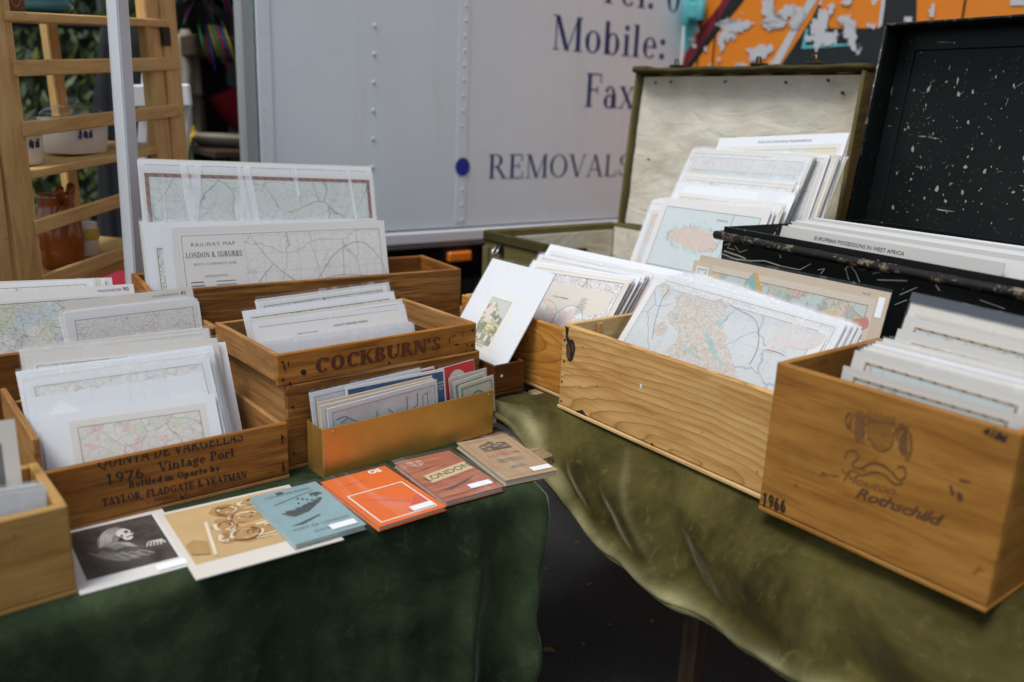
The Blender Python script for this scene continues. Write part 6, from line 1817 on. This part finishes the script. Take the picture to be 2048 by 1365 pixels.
# top shelf: brown book, blue bowl
bk = empty('carved_box', on_shelf(40, 30, .06, (-6, 32, 323, 47)), eyaw, 'dark brown box with pale scrollwork on the top shelf', 'box')
board('box_body', bk, simple('red_brown_leather', (.10, .035, .022), .5, .3, 30), (0, 0, .06), (.13, .05, .12), bev=.003)
flat('scrollwork', stroke([(.018 * math.cos(q * .5) + .03, .04 + .026 * math.sin(q * .5)) for q in range(13)], .003) + stroke([(-.05, .03), (-.02, .05), (-.01, .035), (-.05, .055), (-.03, .07)], .003), BRASS_T, bk, 0, front_mtx(0, 0, -.0262))
lathe('blue_bowl', [(.05, 0), (.085, .01), (.10, .03), (.088, .045), (.09, .055), (.11, .075), (.115, .13), (.10, .15)], CERB, None, on_shelf(175, 30, .16, (-6, 32, 323, 47)), 28)
tag(bpy.data.objects['blue_bowl'], 'blue glazed bowl on the top shelf of the wooden unit', 'bowl')
# bottom shelf
LOW = (66, 600, 350, 490)
jug = empty('pottery_jug', on_shelf(205, 548, .13, LOW), eyaw, 'amber brown glazed pottery pig jug on the lowest shelf', 'jug')
lathe('jug_body', [(.055, 0), (.062, .01), (.072, .06), (.066, .12), (.052, .165), (.047, .19), (.055, .205), (.048, .21)], CERBR, jug, (0, 0, 0), 26, 1, .9)
tube('ear', [(-.02, -.03, .19), (-.035, -.045, .225), (-.05, -.035, .21)], [.014, .012, .004], CERBR, jug, 8)
tube('ear', [(.03, -.02, .19), (.045, -.02, .228), (.058, -.01, .21)], [.014, .012, .004], CERBR, jug, 8)
lathe('snout', [(.026, 0), (.024, .02), (.02, .034), (.012, .036)], CERBR, jug, (-.025, -.045, .155), 14, rot=(R(80), 0, R(-20)))
for sx in (-.010, .010): lathe('nostril', [(.004, 0), (.003, .003)], IRON, jug, (-.036 + sx, -.079, .163), 8, rot=(R(80), 0, R(-20)))
tube('jug_handle', [(.06, .01, .05), (.098, .012, .08), (.1, .012, .13), (.058, .01, .16)], .011, CERBR, jug, 8)
board('coin_slot', jug, IRON, (.018, -.018, .2085), (.045, .007, .006), bev=.001, rot=(0, 0, .5))
gd_ = empty('green_vase', on_shelf(110, 585, .15, LOW), eyaw, 'pale green faceted vase on the lowest shelf', 'vase')
lathe('vase_body', [(.035, 0), (.055, .03), (.060, .07), (.045, .10), (.035, .115), (.04, .12)], CERG, gd_, (0, 0, 0), 9, smooth=False)
lathe('vase_lip', [(.04, .118), (.046, .126), (.04, .13)], CERG, gd_, (0, 0, 0), 18)
mg = empty('striped_mug', on_shelf(258, 520, .15, LOW), eyaw, 'white mug with a yellow band behind the gazebo pole', 'mug')
lathe('mug_body', [(.036, 0), (.042, .004), (.044, .07), (.042, .10), (.038, .10), (.036, .012)], CER, mg, (0, 0, 0), 22)
lathe('yellow_band', [(.0445, .05), (.0455, .055), (.0455, .08), (.0445, .085)], CERY, mg, (0, 0, 0), 22)
tube('mug_handle', [(-.042, 0, .03), (-.07, 0, .035), (-.075, 0, .065), (-.042, 0, .075)], .006, CER, mg, 8)
# red seat cushion beyond the shelf
FAB_R = simple('crimson_cloth', (.27, .006, .022), .85, .25, 9)
FAB_M = simple('magenta_cloth', (.40, .010, .07), .85, .2, 9)
FAB_K = simple('black_cloth', (.007, .008, .011), .9, .4, 12)
FAB_B = simple('beige_cloth', (.30, .26, .21), .85, .3, 12)
def cushion(name, label, cat, p, r, mat, sc=(1, 1, .5), grp=None):
    bm = bmesh.new()
    bmesh.ops.create_icosphere(bm, subdivisions=3, radius=1)
    for v in bm.verts:
        k = 1 + .16 * mnoise.noise(v.co * 1.7 + Vector(p)) + .07 * mnoise.noise(v.co * 5 + Vector(p))
        v.co = Vector((v.co.x * sc[0], v.co.y * sc[1], max(v.co.z, -.8) * sc[2])) * r * k
    zmin = min(v.co.z for v in bm.verts)
    o = link(name, bm_mesh(bm, name, True), mat, None, p)
    return tag(o, label, cat, grp), zmin

# white folding chair behind the shelf, red clothes heaped on its seat
ch = empty('folding_chair', Vector((-1.52, 3.05, 0)), 20, 'white folding chair standing behind the wooden shelf', 'chair')
def chp(u, v, y): 
    p = at_y(u, v, y)
    pm = Matrix.Translation(ch.location) @ Matrix.Rotation(R(20), 4, 'Z')
    return pm.inverted() @ p
a, b = chp(262, 192, 3.0), chp(382, 190, 3.0)
rail = beam('back_rail', None, at_y(262, 193, 3.0), at_y(382, 191, 3.0), Z, .075, .02, WHITEM, .006)
setw(rail, ch, Matrix(rail.matrix_world))
for (u0, v0, u1, v1) in ((296, 140, 284, 330), (372, 200, 360, 420)):
    p, q = at_y(u0, v0, 3.03), at_y(u1, v1, 3.03)
    d = (q - p).normalized()
    q = p + d * ((.0 - p.z) / d.z)
    beam('leg', ch, p, q, Vector((1, 0, 0)), .035, .022, WHITEM, .004)
sq = at_y(300, 420, 3.2)
seat_z = .46
beam('seat', ch, Vector((at_y(240, 400, 3.2).x, 3.22, seat_z)), Vector((at_y(385, 400, 3.2).x, 3.22, seat_z)), Vector((0, 1, 0)), .36, .03, WHITEM, .008)
for du in (250, 375):
    x = at_y(du, 400, 3.35).x
    beam('leg', ch, Vector((x, 3.38, seat_z)), Vector((x, 3.42, 0)), Vector((1, 0, 0)), .03, .022, WHITEM, .004)
# clothes rail with garments behind
rl = empty('clothes_rail', at_z(250, 600, 0) * 0 + Vector((-2.0, 3.75, 0)), 12, 'metal clothes rail behind the white chair', 'rail')
tube('rail_bar', [(-.75, 0, 1.75), (.50, 0, 1.75)], .014, CHASSIS, rl)
for x in (-.75, .50):
    tube('upright', [(x, 0, 1.75), (x, 0, .04)], .014, CHASSIS, rl)
    tube('foot', [(x, -.25, .02), (x, .25, .02)], .014, STEEL, rl)
def garment(name, label, u, y, ztop, zbot, wd, mat, seed, dep=.12):
    c = at_y(u, 200, y)
    bm = bmesh.new()
    ns, nz2 = 28, 16
    rings = []
    for j in range(nz2 + 1):
        t = j / nz2
        z = ztop + (zbot - ztop) * t
        k = (.35 + .65 * min(1, t * 5)) * (1 + .12 * t)
        ring = []
        for i in range(ns):
            an = 2 * math.pi * i / ns
            fo = 1 + .16 * math.sin(an * 5 + seed + 2 * t) * (.3 + t) + .1 * mnoise.noise(Vector((math.cos(an) * 2, t * 3, seed)))
            ring.append(bm.verts.new((c.x + wd / 2 * k * math.cos(an) * fo, y + dep / 2 * k * math.sin(an) * fo, z)))
        rings.append(ring)
    for p, q in zip(rings, rings[1:]):
        for i in range(ns): bm.faces.new((p[i], p[(i + 1) % ns], q[(i + 1) % ns], q[i]))
    bm.faces.new(rings[0])
    bm.faces.new(list(reversed(rings[-1])))
    return tag(link(name, bm_mesh(bm, name, True), mat), label, 'garment', 'clothes hanging behind the shelf')
garment('dark_coat', 'long black coat hanging between the shelf posts', 262, 3.72, 1.745, .35, .30, FAB_K, 1, .16)
garment('dark_coat', 'dark garment hanging left of the long black coat', 225, 3.72, 1.745, .35, .13, FAB_K, 4, .14)
c_, zm = cushion('red_clothes_pile', 'heap of crimson clothes on the white chair behind the shelf', 'clothes', (at_y(232, 370, 3.18).x, 3.2, seat_z + .30), .19, FAB_R, (.95, .8, 1.0))
c_.location.z = seat_z + .0155 - zm
crt = empty('plastic_crate', Vector((at_y(180, 400, 3.1).x, 3.1, 0)), 15, 'pale plastic crate on the ground behind the shelf', 'crate')
board('crate_wall', crt, GREYM, (0, -.12, .3), (.34, .012, .60), bev=.006)
board('crate_wall', crt, GREYM, (0, .12, .3), (.34, .012, .60), bev=.006)
board('crate_end', crt, GREYM, (-.164, 0, .3), (.012, .226, .598), bev=.004)
board('crate_end', crt, GREYM, (.164, 0, .3), (.012, .226, .598), bev=.004)
board('crate_base', crt, GREYM, (0, 0, .02), (.312, .226, .012))
board('crate_lid', crt, GREYM, (0, 0, .606), (.35, .26, .01), bev=.003)
c_, zm = cushion('magenta_cushion', 'magenta cushion lying on the pale plastic crate behind the shelf', 'cushion', (at_y(180, 400, 3.1).x, 3.1, .7), .155, FAB_M, (1, .7, .5))
c_.location.z = .6125 - zm

# ---- inside the open lorry: shelf, red bag, oddments
def lpx(u, v, y):
    return at_y(u, v, y)
LF = .981
def lorry_xy(x, y): return lor.location + TE * x + TN * y
board('inner_shelf', lor, W_DARK, (.55, 1.3, tpx(460, 90)[1] + .05), (.9, .5, .09), bev=.006)
bagp = lorry_xy(.30, 1.25)
BEN = tpx(455, 292)[1] + .02
bagp = lorry_xy(.52, 1.35)
BENZ = at_y(455, 285, bagp.y).z
bench = empty('packing_bench', Vector((lorry_xy(.45, 1.2).x, lorry_xy(.45, 1.2).y, LF)), 37, 'dark bench inside the back of the lorry, loaded with oddments', 'bench')
board('bench_top', bench, W_DARK, (0, 0, BENZ - LF - .015), (.8, 1.0, .03), bev=.004)
for bx_ in (-.36, .36):
    for by_ in (-.45, .45): board('leg', bench, W_DARK, (bx_, by_, (BENZ - LF - .03) / 2), (.05, .05, BENZ - LF - .031), 'z')
LF = BENZ + .001
bg_ = empty('red_bag', Vector((bagp.x, bagp.y, LF)), 20, 'big red cloth bag inside the back of the lorry', 'bag')
bm = bmesh.new()
rings = []
for j in range(13):
    t = j / 12
    z = .04 + .26 * t
    ring = []
    for i in range(26):
        an = 2 * math.pi * i / 26
        k = (.05 + .24 * t ** .8) * (1 + .07 * math.sin(an * 6 + t * 3))
        ring.append(bm.verts.new((k * 1.05 * math.cos(an), k * .6 * math.sin(an), z + .05 * math.sin(an * 3) * t)))
    rings.append(ring)
for p, q in zip(rings, rings[1:]):
    for i in range(26): bm.faces.new((p[i], p[(i + 1) % 26], q[(i + 1) % 26], q[i]))
bm.faces.new(list(reversed(rings[0])))
bm.faces.new(rings[-1])
bb_ = link('bag_body', bm_mesh(bm, 'bag_body', True), FAB_R, bg_, (0, 0, .0))
bb_.location.z = -.04
tube('bag_handle', [(-.12, -.06, .25), (-.08, -.10, .33), (.08, -.10, .33), (.12, -.06, .25)], .010, FAB_R, bg_)
# wicker tray, white shoe, pink box on the lorry's floor edge
wk = lathe('wicker_tray', [(.12, 0), (.16, .02), (.20, .05), (.19, .055), (.15, .025), (.11, .008)], FAB_B, None, (0, 0, 0), 30, 1.2, .7)
q = lorry_xy(.28, .95)
wk.location = (q.x - .06, q.y, LF + .001)
tag(wk, 'pale oval wicker tray on the bench inside the lorry', 'tray')
q = lorry_xy(.42, .80)
pk = empty('pink_box', Vector((q.x, q.y, LF)), 37, 'small bright pink box on the bench by the lorry corner post', 'box')
board('box_body', pk, FAB_M, (0, 0, .055), (.11, .11, .11), bev=.006)
board('box_lid', pk, FAB_M, (0, 0, .118), (.118, .118, .014), bev=.004)
for i, (u, v, y, wd, mt, lab) in enumerate(((378, 120, 4.2, .10, FAB_B, 'pale scarf hanging at the lorry opening'), (402, 130, 4.35, .15, FAB_K, 'black bag shaped bundle hanging in the lorry opening'), (448, 30, 4.9, .2, FAB_K, 'black cloth hanging high inside the lorry'), (392, 200, 4.3, .06, FAB_B, 'thin pale strap hanging beside the black bundle'))):
    zt = at_y(u, v - 60, y).z
    g = garment('hanging_cloth', lab, u, y, zt, at_y(u, v + 70 if i != 2 else v + 50, y).z, wd, mt, i + 6, .10)
    g['group'] = 'cloths hanging in the lorry opening'
# a tension cord carries the hanging cloths
c0, c1 = at_y(355, -70, 4.25), at_y(520, -70, 4.6)
cdp = tube('washing_line', [c0, at_y(440, -62, 4.4), c1], .006, BLACK)
tag(cdp, 'black cord strung across the lorry opening', 'cord')
# rainbow foil spinner
sp_ = empty('foil_spinner', at_y(400, -10, 3.9), 0, 'dark foil spinner with rainbow stripes and fringe, hanging by the lorry opening', 'spinner')
def foil():
    mt, nt, bs = new_mat('rainbow_foil')
    v = coords(nt, rnd=False)
    w_ = nd(nt, 'TexWave', {'Vector': v, 'Scale': 4., 'Distortion': 3., 'Detail': 1.}).outputs['Fac']
    c = ramp(nt, w_, [(.1, (.004, .004, .006)), (.45, (.006, .006, .01)), (.55, (.02, .20, .55)), (.66, (.05, .35, .08)), (.76, (.60, .38, .02)), (.86, (.50, .03, .05)), (.95, (.35, .05, .40))])
    put(nt, bs, col=c, rough=.25, metal=.5)
    return mt
FOIL = foil()
for i in range(10):
    an = 2 * math.pi * i / 10
    bm = bmesh.new()
    vs = [bm.verts.new((math.cos(an + q) * r_, .04 * math.sin(q * 9), math.sin(an + q) * r_)) for q, r_ in ((0, .03), (.12, .17), (.45, .165), (.55, .04))]
    bm.faces.new(vs)
    bmesh.ops.solidify(bm, geom=bm.faces[:], thickness=.003)
    link('vane', bm_mesh(bm, 'vane'), FOIL, sp_)
lathe('spinner_hub', [(.03, -.02), (.035, 0), (.03, .02)], FOIL, sp_, (0, 0, 0), 14, rot=(R(90), 0, 0))
for i in range(8):
    x = -.02 + .12 * i / 7
    tube('fringe_strand', [(x * .9, .01, -.12), (x + .02, .0, -.2), (x * 1.1 + .03, .01, -.25 - .03 * (i % 3))], .003, simple('fringe_%s' % ['green', 'red', 'blue', 'yellow'][i % 4], [(.05, .28, .10), (.40, .04, .06), (.05, .12, .40), (.50, .40, .05)][i % 4], .5) if i < 4 else MATS['fringe_%s' % ['green', 'red', 'blue', 'yellow'][i % 4]], sp_, 5)
tube('spinner_cord', [(0, 0, .0), (.0, .02, .5), (.01, .03, .9)], .003, BLACK, sp_, 5)
# yellow flowers in a dark pot below the opening
fp = at_y(378, 300, 3.6)
pot = empty('flower_pot', Vector((fp.x, 3.6, 0)), 0, 'dark pot with yellow flowers beside the lorry', 'plant')
lathe('pot', [(.10, 0), (.13, .2), (.15, .26), (.14, .27), (.12, .24)], BLACK, pot, (0, 0, 0), 20)
for i, (dx, dz) in enumerate(((-.01, at_y(372, 280, 3.6).z), (.012, at_y(384, 263, 3.6).z), (-.05, at_y(372, 280, 3.6).z - .12))):
    tube('stem', [(0, 0, .22), (dx * .5, 0, dz * .6), (dx, 0, dz)], .006, simple('stem_green', (.03, .07, .015), .7) if i == 0 else MATS['stem_green'], pot, 5)
    bm = bmesh.new()
    for k in range(9):
        an = 2 * math.pi * k / 9
        vv = [bm.verts.new(Vector((dx, -.012, dz)) + Vector((math.cos(an + q) * r_, -.008 * (r_ > .01), math.sin(an + q) * r_))) for q, r_ in ((-.15, .006), (-.32, .024), (0, .033), (.32, .024), (.15, .006))]
        bm.faces.new(vv)
    link('flower_head', bm_mesh(bm, 'flower_head'), simple('yellow_petal', (.62, .36, .02), .6) if i == 0 else MATS['yellow_petal'], pot)

# ---- hedge behind the shelf
def leaf_mat():
    mt, nt, bs = new_mat('hedge_leaf')
    oi = nd(nt, 'NewGeometry').outputs['Random Per Island']
    c = ramp(nt, oi, [(.0, (.014, .030, .008)), (.5, (.028, .052, .012)), (.85, (.05, .075, .014)), (.97, (.14, .14, .015))])
    put(nt, bs, col=c, rough=.5, spec=.3)
    return mt
LEAF = leaf_mat()
rr = random.Random(12)
vs, fs = [], []
hx0, hx1 = -4.2, -1.75
for i in range(9000):
    x, z = rr.uniform(hx0, hx1), rr.uniform(.0, 3.2)
    y = 4.15 + .55 * rr.random() + .18 * math.sin(x * 5) * math.sin(z * 4)
    n = Vector((rr.uniform(-.8, .8), -1, rr.uniform(-.2, 1.0))).normalized()
    u = n.cross(Vector((rr.uniform(-1, 1), rr.uniform(-1, 1), -1.2))).normalized()
    w_ = n.cross(u)
    l, wd = rr.uniform(.05, .10), rr.uniform(.02, .04)
    b = len(vs)
    p = Vector((x, y, z))
    vs += [p - w_ * l / 2, p + u * wd / 2 - w_ * l * .1, p + w_ * l / 2, p - u * wd / 2 - w_ * l * .1]
    fs.append((b, b + 1, b + 2, b + 3))
me = bpy.data.meshes.new('foliage')
me.from_pydata(vs, [], fs)
hd_ = empty('hedge', Vector((0, 0, 0)), 0, 'dark leafy hedge behind the wooden shelf', 'hedge')
fo_ = link('foliage', me, LEAF, hd_)
fo_['kind'] = 'stuff'
HB = simple('hedge_twigs', (.010, .012, .006), .9, .3, 20)
for i in range(14):
    x = hx0 + (hx1 - hx0) * (i + .5) / 14
    tube('trunk', [(x, 4.85, 0), (x + rr.uniform(-.1, .1), 4.85, 1.5), (x + rr.uniform(-.2, .2), 4.9, 3.1)], [.05, .035, .02], HB, hd_, 7)
bm = bmesh.new()
box_bm(bm, ((hx0 + hx1) / 2, 5.05, 1.55), (hx1 - hx0, .5, 3.1), .05)
dm = link('inner_growth', bm_mesh(bm, 'inner_growth'), HB, hd_)

# ---- fallen leaves on the asphalt
for i, (u, v, s_) in enumerate(((1097, 1303, .020), (1304, 1243, .012), (1155, 1086, .010), (1179, 1169, .011), (1220, 1250, .006), (1092, 1138, .006), (1167, 1288, .006))):
    p = at_z(u, v, .004)
    bm = bmesh.new()
    vv = [bm.verts.new((a_ * s_, b_ * s_, c_ * s_)) for a_, b_, c_ in ((-1, 0, .1), (-.4, .5, .35), (.4, .45, .3), (1.1, 0, .05), (.4, -.45, .25), (-.4, -.5, .4))]
    bm.faces.new(vv)
    bmesh.ops.solidify(bm, geom=bm.faces[:], thickness=.0006)
    o = link('fallen_leaf', bm_mesh(bm, 'fallen_leaf'), simple('yellowed_leaf', (.42, .33, .06), .6, .2, 90) if i == 0 else MATS['yellowed_leaf'], None, p, (0, 0, i * 1.3))
    tag(o, 'largest yellowed leaf on the asphalt between the tables' if i == 0 else 'small yellowed leaf on the asphalt, ' + ('', 'beside the trestle leg', 'closest below the olive hem', 'midway between the cloths', 'just left of the trestle leg', 'nearest the green cloth', 'low in the dark gap')[i], 'leaf', 'fallen leaves on the asphalt')

# dark stall goods of made-up shape, added to shade the wine case's right end
bgm = bmesh.new()
bmesh.ops.create_icosphere(bgm, subdivisions=4, radius=1)
for v in bgm.verts:
    c_ = v.co.copy()
    k = 1 + .10 * mnoise.noise(c_ * 2.2) + .05 * mnoise.noise(c_ * 6)
    v.co = Vector((math.copysign(abs(c_.x) ** .6, c_.x) * .15 * k, math.copysign(abs(c_.y) ** .6, c_.y) * .20 * k, max(-.9, math.copysign(abs(c_.z) ** .6, c_.z)) * .15 * k))
zm = min(v.co.z for v in bgm.verts)
db = link('dark_goods', bm_mesh(bgm, 'dark_goods', True), FAB_K, None, Rp(-.185, 1.46, ZR - zm + .001), (0, 0, R(-52)))
tag(db, 'dark stall goods of made-up shape on the right table beyond the wine case, at the photo edge', 'bag')
